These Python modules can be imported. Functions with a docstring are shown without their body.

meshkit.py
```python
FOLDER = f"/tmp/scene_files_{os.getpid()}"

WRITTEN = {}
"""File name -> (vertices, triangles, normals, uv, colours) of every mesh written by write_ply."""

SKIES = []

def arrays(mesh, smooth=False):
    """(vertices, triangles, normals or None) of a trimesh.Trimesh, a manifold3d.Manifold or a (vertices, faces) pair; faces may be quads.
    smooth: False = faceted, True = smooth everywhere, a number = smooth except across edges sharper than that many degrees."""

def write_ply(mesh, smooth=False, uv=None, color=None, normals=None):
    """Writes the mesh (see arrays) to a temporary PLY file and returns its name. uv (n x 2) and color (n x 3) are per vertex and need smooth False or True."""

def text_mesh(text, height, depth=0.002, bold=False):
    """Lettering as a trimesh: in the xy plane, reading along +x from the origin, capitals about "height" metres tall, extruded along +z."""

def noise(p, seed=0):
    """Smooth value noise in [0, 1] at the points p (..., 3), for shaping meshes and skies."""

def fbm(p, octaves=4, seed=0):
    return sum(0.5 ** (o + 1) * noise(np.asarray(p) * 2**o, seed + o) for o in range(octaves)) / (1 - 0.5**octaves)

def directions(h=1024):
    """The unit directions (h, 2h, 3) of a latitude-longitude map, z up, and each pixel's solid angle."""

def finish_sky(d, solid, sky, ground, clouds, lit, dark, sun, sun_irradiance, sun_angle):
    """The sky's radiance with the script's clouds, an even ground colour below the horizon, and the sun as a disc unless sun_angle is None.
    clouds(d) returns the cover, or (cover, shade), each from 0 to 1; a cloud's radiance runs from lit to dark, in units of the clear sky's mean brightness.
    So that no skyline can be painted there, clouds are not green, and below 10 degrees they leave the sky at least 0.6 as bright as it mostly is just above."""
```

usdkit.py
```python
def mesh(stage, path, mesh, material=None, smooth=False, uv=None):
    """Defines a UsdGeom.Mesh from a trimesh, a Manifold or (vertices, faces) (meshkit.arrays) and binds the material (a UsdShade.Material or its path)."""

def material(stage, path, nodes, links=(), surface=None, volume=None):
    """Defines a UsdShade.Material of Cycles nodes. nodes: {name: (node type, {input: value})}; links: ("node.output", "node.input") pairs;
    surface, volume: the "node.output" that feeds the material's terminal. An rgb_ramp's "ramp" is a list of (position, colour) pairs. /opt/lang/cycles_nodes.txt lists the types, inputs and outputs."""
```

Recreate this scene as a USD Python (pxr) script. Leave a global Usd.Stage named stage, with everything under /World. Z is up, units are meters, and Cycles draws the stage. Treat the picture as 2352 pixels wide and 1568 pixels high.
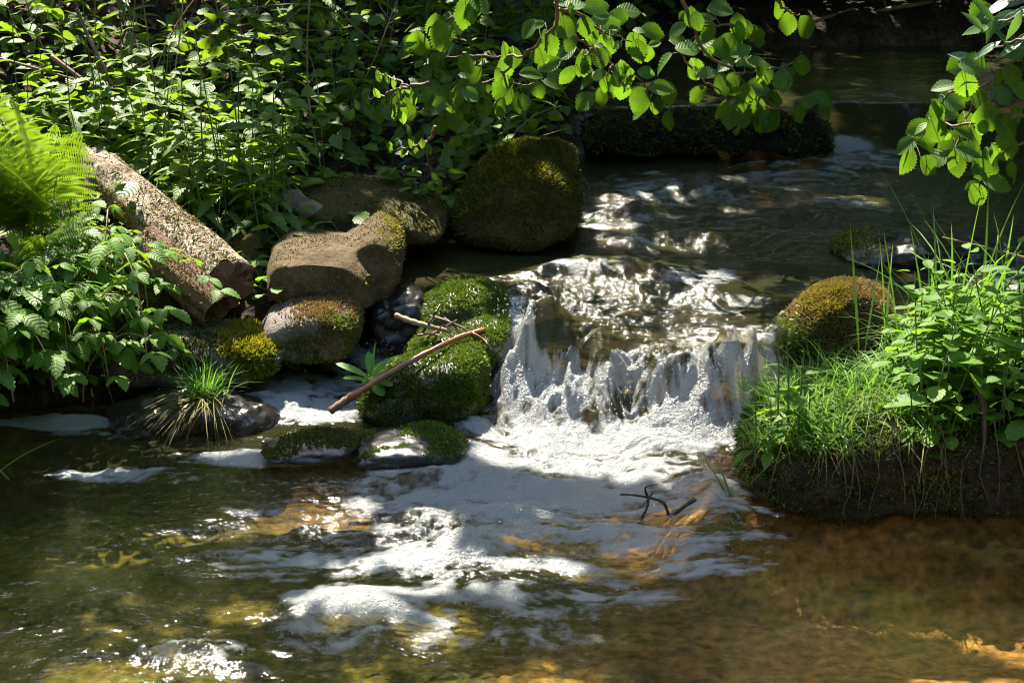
import math, random
import numpy as np
import trimesh, usdkit, meshkit
from pxr import Usd, UsdGeom, UsdLux, UsdShade, Gf, Sdf, Vt
from scipy import ndimage
from scipy.spatial import cKDTree
from scipy.interpolate import RegularGridInterpolator, PchipInterpolator
from shapely.geometry import Polygon
import shapely

stage = Usd.Stage.CreateInMemory()
UsdGeom.SetStageUpAxis(stage, 'Z')
UsdGeom.Xform.Define(stage, '/World')
UsdGeom.Scope.Define(stage, '/World/Looks')

# ---------------------------------------------------------------- camera, sky, sun
EYE = np.array([0.0, 0.0, 1.4]); PITCH = math.radians(17.0); HFOV = math.radians(33.0)
TX = math.tan(HFOV / 2); TY = TX * 1568 / 2352
FWD = np.array([0, math.cos(PITCH), -math.sin(PITCH)]); UP = np.array([0, math.sin(PITCH), math.cos(PITCH)])
cam = UsdGeom.Camera.Define(stage, '/World/camera')
cam.CreateHorizontalApertureAttr(36.0); cam.CreateVerticalApertureAttr(24.0)
cam.CreateFocalLengthAttr(18.0 / TX)
cam.CreateClippingRangeAttr((0.05, 500.0))
cam.AddTranslateOp().Set(Gf.Vec3d(*EYE)); cam.AddRotateXOp().Set(90 - math.degrees(PITCH))
cam.CreateExposureAttr(1.95)
cam.CreateFStopAttr(11.0); cam.CreateFocusDistanceAttr(4.2)

SUN = np.array([-0.30, 0.80, 0.0]); SUN /= np.linalg.norm(SUN)
SUN_EL = math.radians(56)
SUND = np.array([SUN[0] * math.cos(SUN_EL), SUN[1] * math.cos(SUN_EL), math.sin(SUN_EL)])   # towards the sun
sun = UsdLux.DistantLight.Define(stage, '/World/sun')
sun.CreateIntensityAttr(1.25); sun.CreateAngleAttr(0.5); sun.CreateColorAttr(Gf.Vec3f(1.0, 0.92, 0.77)); sun.CreateNormalizeAttr(True)
_m = Gf.Matrix4d().SetRotate(Gf.Rotation(Gf.Vec3d(0, 0, 1), Gf.Vec3d(*SUND)))
sun.AddTransformOp().Set(_m)
dome = UsdLux.DomeLight.Define(stage, '/World/sky'); dome.CreateIntensityAttr(1.0)
_sk = usdkit.material(stage, '/World/Looks/sky', {
    'sky': ('sky_texture', {'sky_type': 'single_scattering', 'sun_disc': False, 'sun_elevation': SUN_EL, 'sun_rotation': math.atan2(SUND[0], SUND[1])}),
    'bg': ('background_shader', {'strength': 0.13})}, [('sky.color', 'bg.color')], surface='bg.background')
UsdShade.MaterialBindingAPI.Apply(dome.GetPrim()).Bind(_sk)
dome.GetPrim().SetCustomDataByKey('label', 'clear sky above the wood'); dome.GetPrim().SetCustomDataByKey('kind', 'structure')

# ---------------------------------------------------------------- helpers
def ray(px, py):
    u = (px - 1176) / 1176 * TX; v = -(py - 784) / 784 * TY
    return np.array([u, FWD[1] + v * UP[1], FWD[2] + v * UP[2]])
def at(px, py, y):
    "the point seen at that spot of the photograph, at distance y"
    d = ray(px, py); return EYE + d * (y / d[1])
def on(px, py, z):
    d = ray(px, py); return EYE + d * ((z - EYE[2]) / d[2])
def pix(p):
    "where points show in the photograph (2352 wide)"
    q = np.asarray(p, float) - EYE
    w = q @ FWD; w = np.where(np.abs(w) < 1e-6, 1e-6, w)
    return 1176 + q[..., 0] / w / TX * 1176, 784 - (q @ UP) / w / TY * 784
used = {}
def numbered(name, parent='/World'):
    k = used.get((parent, name), 0); used[(parent, name)] = k + 1
    return f'{parent}/{name}' if k == 0 else f'{parent}/{name}_{k:03d}'
def tag(prim, label=None, cat=None, group=None, kind=None):
    for k, v in (('label', label), ('category', cat), ('group', group), ('kind', kind)):
        if v: prim.SetCustomDataByKey(k, v)
    return prim
def put(name, v, f, mat, parent='/World', smooth=True, uv=None):
    "one Mesh prim"
    path = numbered(name, parent)
    return usdkit.mesh(stage, path, (v, f), f'/World/Looks/{mat}', smooth=smooth, uv=uv).GetPrim()
def thing(name, label, cat, loc=(0, 0, 0), group=None):
    x = UsdGeom.Xform.Define(stage, numbered(name)); x.AddTranslateOp().Set(Gf.Vec3d(*map(float, loc)))
    return tag(x.GetPrim(), label, cat, group)
class MB:
    "collects pieces of one mesh"
    def __init__(s): s.v, s.f, s.uv, s.n = [], [], [], 0
    def add(s, v, f, uv=None):
        f = np.asarray(f)
        if f.shape[1] == 4: f = np.vstack([f[:, [0, 1, 2]], f[:, [0, 2, 3]]])
        s.v.append(np.asarray(v, float)); s.f.append(f + s.n); s.n += len(v)
        s.uv.append(np.full((len(v), 2), 0.5) if uv is None else uv)
    def build(s, name, mat, parent='/World', smooth=True, origin=None):
        v = np.vstack(s.v)
        if origin is not None: v = v - np.asarray(origin)
        return put(name, v, np.vstack(s.f), mat, parent, smooth, np.vstack(s.uv) if smooth is True or smooth is False else None)
def tube(pts, radii, sides=6, cap=True):
    p = np.asarray(pts, float); n = len(p)
    t = np.gradient(p, axis=0); t /= np.linalg.norm(t, axis=1, keepdims=True) + 1e-12
    a = np.cross(t, [0.3, 0.2, 0.93]); bad = np.linalg.norm(a, axis=1) < 0.1
    a[bad] = np.cross(t[bad], [1.0, 0, 0]); a /= np.linalg.norm(a, axis=1, keepdims=True)
    b = np.cross(t, a); ang = np.arange(sides) * 2 * np.pi / sides
    r = np.broadcast_to(np.asarray(radii, float), (n,))
    v = p[:, None] + r[:, None, None] * (np.cos(ang)[None, :, None] * a[:, None] + np.sin(ang)[None, :, None] * b[:, None])
    i, j = np.meshgrid(np.arange(n - 1), np.arange(sides), indexing='ij')
    q = np.stack([i * sides + j, i * sides + (j + 1) % sides, (i + 1) * sides + (j + 1) % sides, (i + 1) * sides + j], -1).reshape(-1, 4)
    f = np.vstack([q[:, [0, 2, 1]], q[:, [0, 3, 2]]]); v = v.reshape(-1, 3)
    if cap:
        v = np.vstack([v, p[:1], p[-1:]]); k = len(v)
        f = np.vstack([f, [[k - 2, j, (j + 1) % sides] for j in range(sides)], [[k - 1, (n - 1) * sides + (j + 1) % sides, (n - 1) * sides + j] for j in range(sides)]])
    return v, f
def spline(pts, n):
    p = np.asarray(pts, float); s = np.r_[0, np.cumsum(np.linalg.norm(np.diff(p, axis=0), axis=1))]
    if len(p) < 3: return np.array([p[0] + (p[-1] - p[0]) * t for t in np.linspace(0, 1, n)])
    return PchipInterpolator(s, p, axis=0)(np.linspace(0, s[-1], n))
def sstep(a, b, x):
    t = np.clip((x - a) / (b - a), 0, 1); return t * t * (3 - 2 * t)
def n3(x, y, z=0.0, seed=0, oct=4):
    return meshkit.fbm(np.stack(np.broadcast_arrays(x, y, z), -1), oct, seed)

# ---------------------------------------------------------------- materials
L = '/World/Looks/'
def mat_noise(name, stops, scale=8, rough=0.7, bscale=60, bump=0.5, bdist=0.01, coat=0.0, coat_rough=0.08, spec=0.5, detail=6, stretch=None, coatbump=False, fine=None):
    nodes = {'g': ('geometry', {}), 'map': ('mapping', {'scale': stretch or (1, 1, 1)}),
             'n': ('noise_texture', {'scale': scale, 'detail': detail, 'roughness': 0.65}), 'r': ('rgb_ramp', {'ramp': stops}),
             'b': ('noise_texture', {'scale': bscale, 'detail': 5.0, 'roughness': 0.7}),
             'bm': ('bump', {'strength': bump, 'distance': bdist}),
             'p': ('principled_bsdf', {'roughness': rough, 'specular_ior_level': spec, 'coat_weight': coat, 'coat_roughness': coat_rough})}
    links = [('g.position', 'map.vector'), ('map.vector', 'n.vector'), ('n.fac', 'r.fac'), ('map.vector', 'b.vector'),
             ('b.fac', 'bm.height'), ('bm.normal', 'p.normal')]
    if fine:
        nodes['fn'] = ('noise_texture', {'scale': fine[0], 'detail': 3.0}); nodes['fr'] = ('rgb_ramp', {'ramp': fine[1]})
        nodes['mx'] = ('mix', {'mix_type': 'multiply', 'fac': 1.0})
        links += [('map.vector', 'fn.vector'), ('fn.fac', 'fr.fac'), ('r.color', 'mx.color1'), ('fr.color', 'mx.color2'), ('mx.color', 'p.base_color')]
    else: links += [('r.color', 'p.base_color')]
    if coat: links += [('bm.normal', 'p.coat_normal')]
    usdkit.material(stage, L + name, nodes, links, surface='p.BSDF')
def mat_leaf(name, a, b, trans, tfac=0.35, rough=0.42, spec=0.5, veins=8.0, old=None):
    nodes = {'oi': ('object_info', {}), 'g': ('geometry', {}), 'ad': ('math', {'math_type': 'add'}), 'fr': ('math', {'math_type': 'fraction'}),
             'uv': ('texture_coordinate', {}), 'sx': ('separate_xyz', {}),
             'u1': ('math', {'math_type': 'subtract', 'value2': 0.5}), 'ua': ('math', {'math_type': 'absolute'}),
             'us': ('math', {'math_type': 'multiply', 'value2': 3.0}), 'vs': ('math', {'math_type': 'multiply', 'value2': veins * 6.283}),
             'ph': ('math', {'math_type': 'multiply', 'value2': -18.0}), 'sm': ('math', {'math_type': 'add'}), 'sn': ('math', {'math_type': 'sine'}),
             'mid': ('map_range', {'from_min': 0.0, 'from_max': 0.05, 'to_min': 1.0, 'to_max': 0.0, 'clamp': True}),
             'h': ('math', {'math_type': 'add'}), 'bm': ('bump', {'strength': 0.3, 'distance': 0.001}),
             'mx': ('mix', {'color1': a, 'color2': b}), 'nz': ('noise_texture', {'scale': 35.0, 'detail': 3.0}),
             'nr': ('rgb_ramp', {'ramp': [(0.3, (0.8, 0.8, 0.8)), (0.7, (1.15, 1.15, 1.15))]}), 'mm': ('mix', {'mix_type': 'multiply', 'fac': 1.0}),
             'vm': ('mix', {'mix_type': 'mix', 'color2': tuple(min(1, x * 1.6 + 0.015) for x in b)}), 'vf': ('math', {'math_type': 'multiply', 'value2': 0.6}),
             'p': ('principled_bsdf', {'roughness': rough, 'specular_ior_level': spec}), 't': ('translucent_bsdf', {'color': trans}),
             'tm': ('mix', {'mix_type': 'multiply', 'fac': 1.0, 'color1': trans}), 'c': ('mix_closure', {'fac': tfac})}
    links = [('oi.random', 'ad.value1'), ('g.random_per_island', 'ad.value2'), ('ad.value', 'fr.value1'), ('fr.value', 'mx.fac'),
             ('uv.UV', 'sx.vector'), ('sx.x', 'u1.value1'), ('u1.value', 'ua.value1'), ('sx.y', 'vs.value1'), ('ua.value', 'ph.value1'),
             ('vs.value', 'sm.value1'), ('ph.value', 'sm.value2'), ('sm.value', 'sn.value1'), ('ua.value', 'mid.value'),
             ('sn.value', 'h.value1'), ('mid.result', 'h.value2'), ('h.value', 'bm.height'), ('bm.normal', 'p.normal'),
             ('g.position', 'nz.vector'), ('nz.fac', 'nr.fac'), ('mx.color', 'mm.color1'), ('nr.color', 'mm.color2'),
             ('mid.result', 'vf.value1'), ('vf.value', 'vm.fac'), ('mm.color', 'vm.color1'), ('vm.color', 'p.base_color'),
             ('nr.color', 'tm.color2'), ('tm.color', 't.color'), ('p.BSDF', 'c.closure1'), ('t.BSDF', 'c.closure2')]
    usdkit.material(stage, L + name, nodes, links, surface='c.closure')
G3 = lambda r, g, b: (r, g, b)
mat_leaf('nettle_leaf', (0.055, 0.12, 0.016), (0.1, 0.175, 0.028), (0.26, 0.42, 0.02), 0.4, 0.5, 0.3, 7.0)
mat_leaf('hazel_leaf', (0.04, 0.105, 0.01), (0.085, 0.17, 0.016), (0.19, 0.38, 0.015), 0.4, 0.5, 0.35, 8.0)
mat_leaf('bramble_leaf', (0.06, 0.145, 0.012), (0.11, 0.21, 0.022), (0.24, 0.44, 0.02), 0.38, 0.5, 0.3, 7.0)
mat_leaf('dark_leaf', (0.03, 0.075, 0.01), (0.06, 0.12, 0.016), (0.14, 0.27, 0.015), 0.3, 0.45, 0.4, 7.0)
mat_leaf('mint_leaf', (0.055, 0.14, 0.014), (0.11, 0.21, 0.022), (0.24, 0.46, 0.02), 0.4, 0.55, 0.3, 6.0)
mat_leaf('fern_leaf', (0.09, 0.19, 0.012), (0.15, 0.25, 0.016), (0.26, 0.4, 0.02), 0.4, 0.5, 0.35, 0.0)
mat_leaf('willow_leaf', (0.045, 0.11, 0.03), (0.065, 0.14, 0.04), (0.16, 0.34, 0.05), 0.3, 0.3, 0.6, 0.0)
mat_leaf('dock_leaf', (0.07, 0.2, 0.025), (0.11, 0.26, 0.03), (0.25, 0.5, 0.04), 0.38, 0.4, 0.5, 6.0)
mat_leaf('grass_blade', (0.06, 0.15, 0.01), (0.13, 0.24, 0.016), (0.2, 0.42, 0.03), 0.35, 0.45, 0.4, 0.0)
mat_leaf('yellow_leaf', (0.3, 0.25, 0.02), (0.25, 0.22, 0.03), (0.4, 0.35, 0.03), 0.35, 0.5, 0.4, 7.0)
mat_leaf('dry_grass', (0.2, 0.16, 0.05), (0.14, 0.15, 0.03), (0.25, 0.22, 0.06), 0.25, 0.55, 0.3, 0.0)
mat_leaf('litter', (0.07, 0.04, 0.022), (0.22, 0.14, 0.09), (0.2, 0.1, 0.05), 0.15, 0.6, 0.3, 0.0)
mat_leaf('canopy_leaf', (0.035, 0.1, 0.014), (0.06, 0.14, 0.018), (0.12, 0.28, 0.02), 0.3, 0.5, 0.4, 0.0)
mat_leaf('moss_green', (0.045, 0.1, 0.006), (0.13, 0.19, 0.012), (0.15, 0.22, 0.02), 0.25, 0.5, 0.4, 0.0)
mat_leaf('moss_yellow', (0.2, 0.2, 0.012), (0.32, 0.29, 0.02), (0.3, 0.28, 0.02), 0.3, 0.55, 0.3, 0.0)
mat_leaf('moss_brown', (0.12, 0.095, 0.02), (0.36, 0.24, 0.1), (0.26, 0.17, 0.05), 0.25, 0.55, 0.3, 0.0)
mat_leaf('moss_orange', (0.22, 0.15, 0.02), (0.38, 0.24, 0.04), (0.3, 0.22, 0.03), 0.25, 0.55, 0.3, 0.0)
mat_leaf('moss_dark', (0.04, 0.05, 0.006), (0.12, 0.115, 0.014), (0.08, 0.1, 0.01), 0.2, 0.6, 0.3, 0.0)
mat_noise('bark', [(0.3, (0.05, 0.035, 0.022)), (0.7, (0.16, 0.12, 0.085))], 30, 0.85, 80, 0.8, 0.01, stretch=(1, 1, 0.25))
mat_noise('stem', [(0.3, (0.06, 0.1, 0.025)), (0.7, (0.11, 0.14, 0.04))], 30, 0.6, 80, 0.2, 0.002)
mat_noise('dry_stem', [(0.3, (0.16, 0.1, 0.05)), (0.7, (0.36, 0.26, 0.15))], 25, 0.65, 90, 0.4, 0.003)
mat_noise('red_stem', [(0.3, (0.13, 0.06, 0.04)), (0.7, (0.3, 0.17, 0.11))], 25, 0.65, 90, 0.4, 0.003)
mat_noise('hazel_twig', [(0.3, (0.1, 0.065, 0.035)), (0.7, (0.2, 0.14, 0.08))], 25, 0.6, 90, 0.4, 0.003)
mat_noise('log_wood', [(0.3, (0.13, 0.085, 0.045)), (0.46, (0.42, 0.33, 0.23)), (0.62, (0.68, 0.6, 0.48))], 13, 0.85, 45, 1.0, 0.04, fine=(70, [(0.3, (0.45, 0.4, 0.38)), (0.6, (1, 1, 1))]))
mat_noise('grey_wood', [(0.3, (0.12, 0.08, 0.06)), (0.6, (0.3, 0.22, 0.17))], 14, 0.75, 60, 0.7, 0.01, fine=(140, [(0.3, (0.5, 0.45, 0.42)), (0.6, (1, 1, 1))]))
mat_noise('rotten_wood', [(0.3, (0.1, 0.05, 0.03)), (0.7, (0.3, 0.19, 0.12))], 25, 0.85, 90, 0.9, 0.02)
mat_noise('rock_moss_dark', [(0.3, (0.05, 0.042, 0.014)), (0.55, (0.1, 0.082, 0.018)), (0.75, (0.15, 0.11, 0.04))], 9, 0.85, 70, 0.9, 0.02, spec=0.3, fine=(150, [(0.3, (0.5, 0.5, 0.4)), (0.7, (1.2, 1.2, 1.1))]))
mat_noise('rock_tan', [(0.25, (0.03, 0.024, 0.008)), (0.45, (0.075, 0.052, 0.02)), (0.72, (0.17, 0.115, 0.06))], 6, 0.85, 60, 0.8, 0.015, spec=0.3, fine=(90, [(0.3, (0.6, 0.57, 0.5)), (0.6, (1, 1, 1))]))
mat_noise('rock_grey', [(0.3, (0.06, 0.05, 0.042)), (0.6, (0.17, 0.145, 0.125))], 10, 0.7, 60, 0.8, 0.015, spec=0.4)
mat_noise('rock_black', [(0.3, (0.008, 0.008, 0.006)), (0.7, (0.022, 0.022, 0.013))], 9, 0.9, 60, 0.9, 0.02, spec=0.04)
mat_noise('rock_pale', [(0.3, (0.2, 0.15, 0.11)), (0.6, (0.4, 0.31, 0.24))], 10, 0.8, 60, 0.8, 0.01, spec=0.4)
mat_noise('rock_wet', [(0.3, (0.006, 0.005, 0.006)), (0.7, (0.028, 0.023, 0.02))], 12, 0.3, 60, 0.25, 0.01, spec=0.3, coat=0.7, coat_rough=0.07)
mat_noise('rock_wet_moss', [(0.3, (0.008, 0.01, 0.004)), (0.5, (0.02, 0.025, 0.006)), (0.7, (0.055, 0.05, 0.014))], 14, 0.35, 60, 0.3, 0.012, spec=0.3, coat=0.55, coat_rough=0.08)
mat_noise('soil', [(0.3, (0.025, 0.018, 0.012)), (0.6, (0.07, 0.048, 0.03)), (0.8, (0.15, 0.1, 0.07))], 14, 0.9, 60, 0.9, 0.02, spec=0.2)
mat_noise('wet_stick', [(0.3, (0.05, 0.018, 0.01)), (0.5, (0.2, 0.07, 0.022)), (0.65, (0.36, 0.13, 0.03))], 14, 0.35, 80, 0.5, 0.003, coat=0.6)
mat_noise('dark_stick', [(0.3, (0.012, 0.008, 0.008)), (0.7, (0.05, 0.03, 0.025))], 30, 0.4, 90, 0.6, 0.004, coat=0.4)
# ---------------------------------------------------------------- lie of the land and the water
SHORE = [(-3.6, 0.7), (3.6, 0.7), (3.6, 3.34), (1.3, 3.35), (0.66, 3.37), (0.53, 3.43), (0.5, 3.52), (0.53, 3.64), (0.64, 3.74), (0.8, 3.86), (0.95, 4.1), (1.3, 4.2), (3.6, 4.3),
         (3.6, 7.75), (2.2, 7.8), (1.3, 7.75), (0.95, 7.6), (0.6, 7.2), (0.3, 6.6), (0.22, 6.1), (0.22, 5.6), (0.14, 5.05), (-0.1, 4.87), (-0.27, 4.82), (-0.33, 4.62),
         (-0.42, 4.36), (-0.5, 4.22), (-0.62, 4.1), (-0.85, 4.03), (-1.05, 3.97), (-1.3, 3.9), (-3.6, 3.85)]
SHORE = Polygon(SHORE).buffer(0.05).buffer(-0.05)
_ex = SHORE.exterior.segmentize(0.015); _ec = np.array(_ex.coords); _tree = cKDTree(_ec)
def shore_dist(x, y):
    "metres from the waterline, positive on land"
    x, y = np.broadcast_arrays(np.asarray(x, float), np.asarray(y, float))
    d = _tree.query(np.stack([x.ravel(), y.ravel()], -1))[0].reshape(x.shape)
    return np.where(shapely.contains_xy(SHORE, x, y), -d, d)
def px_at(x, y):  # column of the photograph, roughly, for a spot near the cascade
    return 1176 + x / TX / (y * 0.956 + 0.37) * 1176
_LP = np.array([-600, 0, 560, 700, 950, 1050, 1130, 1200, 1300, 1400, 1500, 1600, 1700, 1800, 1900, 2050, 2352, 3200])
_LY = np.array([4.35, 4.3, 4.22, 4.25, 4.36, 4.2, 4.02, 3.95, 3.92, 3.87, 3.86, 3.86, 3.9, 3.93, 4.0, 4.08, 4.15, 4.2])
_LW = np.array([.3, .3, .5, .5, .34, .24, .17, .15, .15, .12, .10, .10, .12, .16, .26, .3, .3, .3])
def lip(x, y):
    p = px_at(x, y); k = sstep(1100, 1200, p) * sstep(1900, 1800, p)
    return np.interp(p, _LP, _LY) + k * (.16 * (n3(x * 7, 0, 0, 61, 2) - .5) + .07 * (n3(x * 23, 0, 0, 62, 2) - .5)), np.interp(p, _LP, _LW) * (1 + k * 1.3 * (n3(x * 6, 5.0, 0, 63, 2) - .35))
def base_level(x, y):
    yl, w = lip(x, y)
    s = sstep(-0.5, 0.5, (y - yl) / w)
    up = 0.175 + np.clip(y - 3.9, 0, 2.2) * 0.034
    low = 0.035 * sstep(3.4, 4.1, y) 
    z = up * s + low * (1 - s)
    return z + 0.155 * sstep(5.93, 6.17, y + 0.06 * np.sin(x * 4.0))
def hump(x, y, px, py, z, rx, ry, a, sharp=1.0):
    c = on(px, py, z); q = ((x - c[0]) / rx) ** 2 + ((y - c[1]) / ry) ** 2
    return a * np.exp(-q ** sharp)
def water_z(x, y):
    z = base_level(x, y)
    # water heaped over sunken stones and in standing waves
    for h in ((1275, 800, .17, .11, .11, .10), (1370, 880, .1, .06, .06, .04), (1183, 735, .24, .036, .05, .062), (1212, 745, .23, .02, .03, .04), (1165, 760, .22, .015, .03, .03), (1590, 850, .16, .13, .08, .055), (1440, 850, .14, .05, .07, -.05),
              (1370, 600, .24, .20, .07, .055), (1540, 635, .23, .14, .06, .035), (1230, 640, .23, .08, .05, .03), (1640, 660, .22, .1, .05, .02),
              (1620, 900, .1, .1, .06, .03), (1710, 850, .15, .06, .05, .05), (1560, 830, .17, .05, .04, .035),  (600, 900, .06, .1, .05, .025), (1085, 985, .02, .05, .04, .03), (1330, 965, .03, .07, .04, .03), (1640, 955, .03, .06, .04, .03), (1240, 1010, .02, .06, .04, .02), (1480, 1010, .02, .07, .05, .022),
              (1060, 1110, .0, .13, .05, .03), (820, 1385, .0, .09, .06, .022), (1000, 1200, 0, .2, .06, .015), (1500, 1250, 0, .22, .05, .018),
              (450, 1500, 0, .07, .03, .018), (560, 1530, 0, .05, .03, .015), (1640, 1080, .03, .08, .08, .02), (1300, 1230, 0, .16, .04, .014),
              (1880, 375, .26, .3, .1, .03), (1960, 335, .28, .12, .08, .04), (2040, 790, .15, .09, .08, .035), (180, 970, .02, .05, .04, .03), (1450, 470, .25, .1, .05, .03), (1560, 530, .24, .16, .05, .03), (1330, 520, .24, .12, .04, .025), (1750, 600, .23, .14, .05, .03), (1850, 480, .25, .2, .05, .025), (1650, 420, .26, .2, .06, .03)):
        z = z + hump(x, y, *h[:3], h[3], h[4], h[5])
    return z
def turbulence(x, y):
    t = 0.11 + 0 * x
    for px, py, zz, rx, ry, a in ((1400, 900, .1, .36, .2, 1.3), (1300, 1050, 0, .5, .22, .7), (1150, 1200, 0, .6, .3, .85), (700, 870, .08, .3, .14, .7), (1400, 680, .22, .4, .4, .8),
                                  (1850, 380, .26, .5, .3, .6), (450, 1500, 0, .25, .12, .4), (900, 1450, 0, .6, .25, .33), (150, 980, .02, .2, .05, .5), (200, 1450, 0, .4, .3, .2), (1800, 880, .06, .15, .1, 1.0), (830, 1015, .03, .3, .12, .4)):
        c = on(px, py, zz); t = np.maximum(t, a * np.exp(-(((x - c[0]) / rx) ** 2 + ((y - c[1]) / ry) ** 2)))
    c = on(1700, 480, .25); t = np.maximum(t, .75 * np.exp(-(((x - c[0]) / .9) ** 2 + ((y - c[1]) / .7) ** 2)))
    c = on(2050, 1400, 0); t = t * (1 - 0.95 * np.exp(-(((x - c[0]) / .4) ** 2 + ((y - c[1]) / .35) ** 2)))
    return t
def ground_z(x, y):
    d = shore_dist(x, y)
    k = 0.5 + n3(x * 0.7, y * 0.7, 0, 5, 3)
    rise = 0.05 * sstep(0, .03, d) + 0.07 * sstep(0.0, 0.14, d) + np.clip(d, 0, 9) * 0.17 * k + 0.35 * np.clip(d - 1.2, 0, 6)*sstep(4,5,y)*0.5
    rise = rise * (1 - .45 * sstep(5.7, 4.9, y) * (x < .3)) * (1 - .5 * np.exp(-((x + .15) / .5) ** 2 - ((y - 4.95) / .6) ** 2))
    hill = np.where((x > 0.4) & (y < 4.6) & (y > 3), np.minimum(rise, 0.05 + 0.13 * sstep(.78, .98, x) * sstep(3.6, 3.8, y) + 0.03 * d) + 0.05 * sstep(0.0, 0.09, d), rise)
    shallow = sstep(0.1, 0.8, x) * sstep(3.1, 2.5, y)
    deep = np.minimum(-d * 0.9, 0.17 - 0.10 * shallow) + 0.03 * (n3(x * 4, y * 4, 0, 9, 3) - .5)
    yl, w = lip(x, y)
    face = np.exp(-((y - yl) / (w * 0.8)) ** 2)
    deep = deep * (1 - 0.6 * face)
    b = base_level(x, y)
    z = np.where(d > 0, b + hill, b - np.maximum(deep, 0.0))
    z = z + 0.05 * (n3(x * 3, y * 3, 0, 2, 4) - .5) * sstep(-.02, .15, d) + 0.02 * (n3(x * 17, y * 17, 0, 4, 3) - .5)
    far = np.maximum(np.maximum(np.abs(x) - 9, y - 14), -7 - y)
    return z + 0.12 * np.clip(far, 0, 60) 
# ground: one sheet, fine near the stream, coarse towards the horizon
def spaced(a, b, fine, lim):
    mid = np.arange(a, b + 1e-9, fine); out, step, x = [], fine, b
    while x < lim: step *= 1.25; x += step; out.append(x)
    lo, step, x = [], fine, a
    while x > -lim: step *= 1.25; x -= step; lo.append(x)
    return np.r_[lo[::-1], mid, out]
GX, GY = spaced(-2.6, 2.6, 0.02, 70.0), spaced(2.0, 8.6, 0.02, 90.0)
_gx, _gy = np.meshgrid(GX, GY)
GZ = ground_z(_gx, _gy)
_gi = RegularGridInterpolator((GY, GX), GZ, bounds_error=False, fill_value=3.0)
def gz(x, y):
    r = _gi(np.stack(np.broadcast_arrays(y, x), -1)); return float(r.ravel()[0]) if np.ndim(x) == 0 and np.ndim(y) == 0 else r
def onland(px, py, lift=0.0):
    "where the sight line through that spot meets the ground"
    d = ray(px, py); ys = np.arange(3.3, 10, .01); q = EYE + d[None] * (ys / d[1])[:, None]; h = np.where(q[:, 2] <= gz(q[:, 0], q[:, 1]) + lift)[0]
    return q[h[0]] if len(h) else q[-1]
def grid_faces(ny, nx):
    i, j = np.meshgrid(np.arange(ny - 1), np.arange(nx - 1), indexing='ij'); a = (i * nx + j).ravel()
    return np.stack([a, a + 1, a + nx + 1, a + nx], -1)
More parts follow.
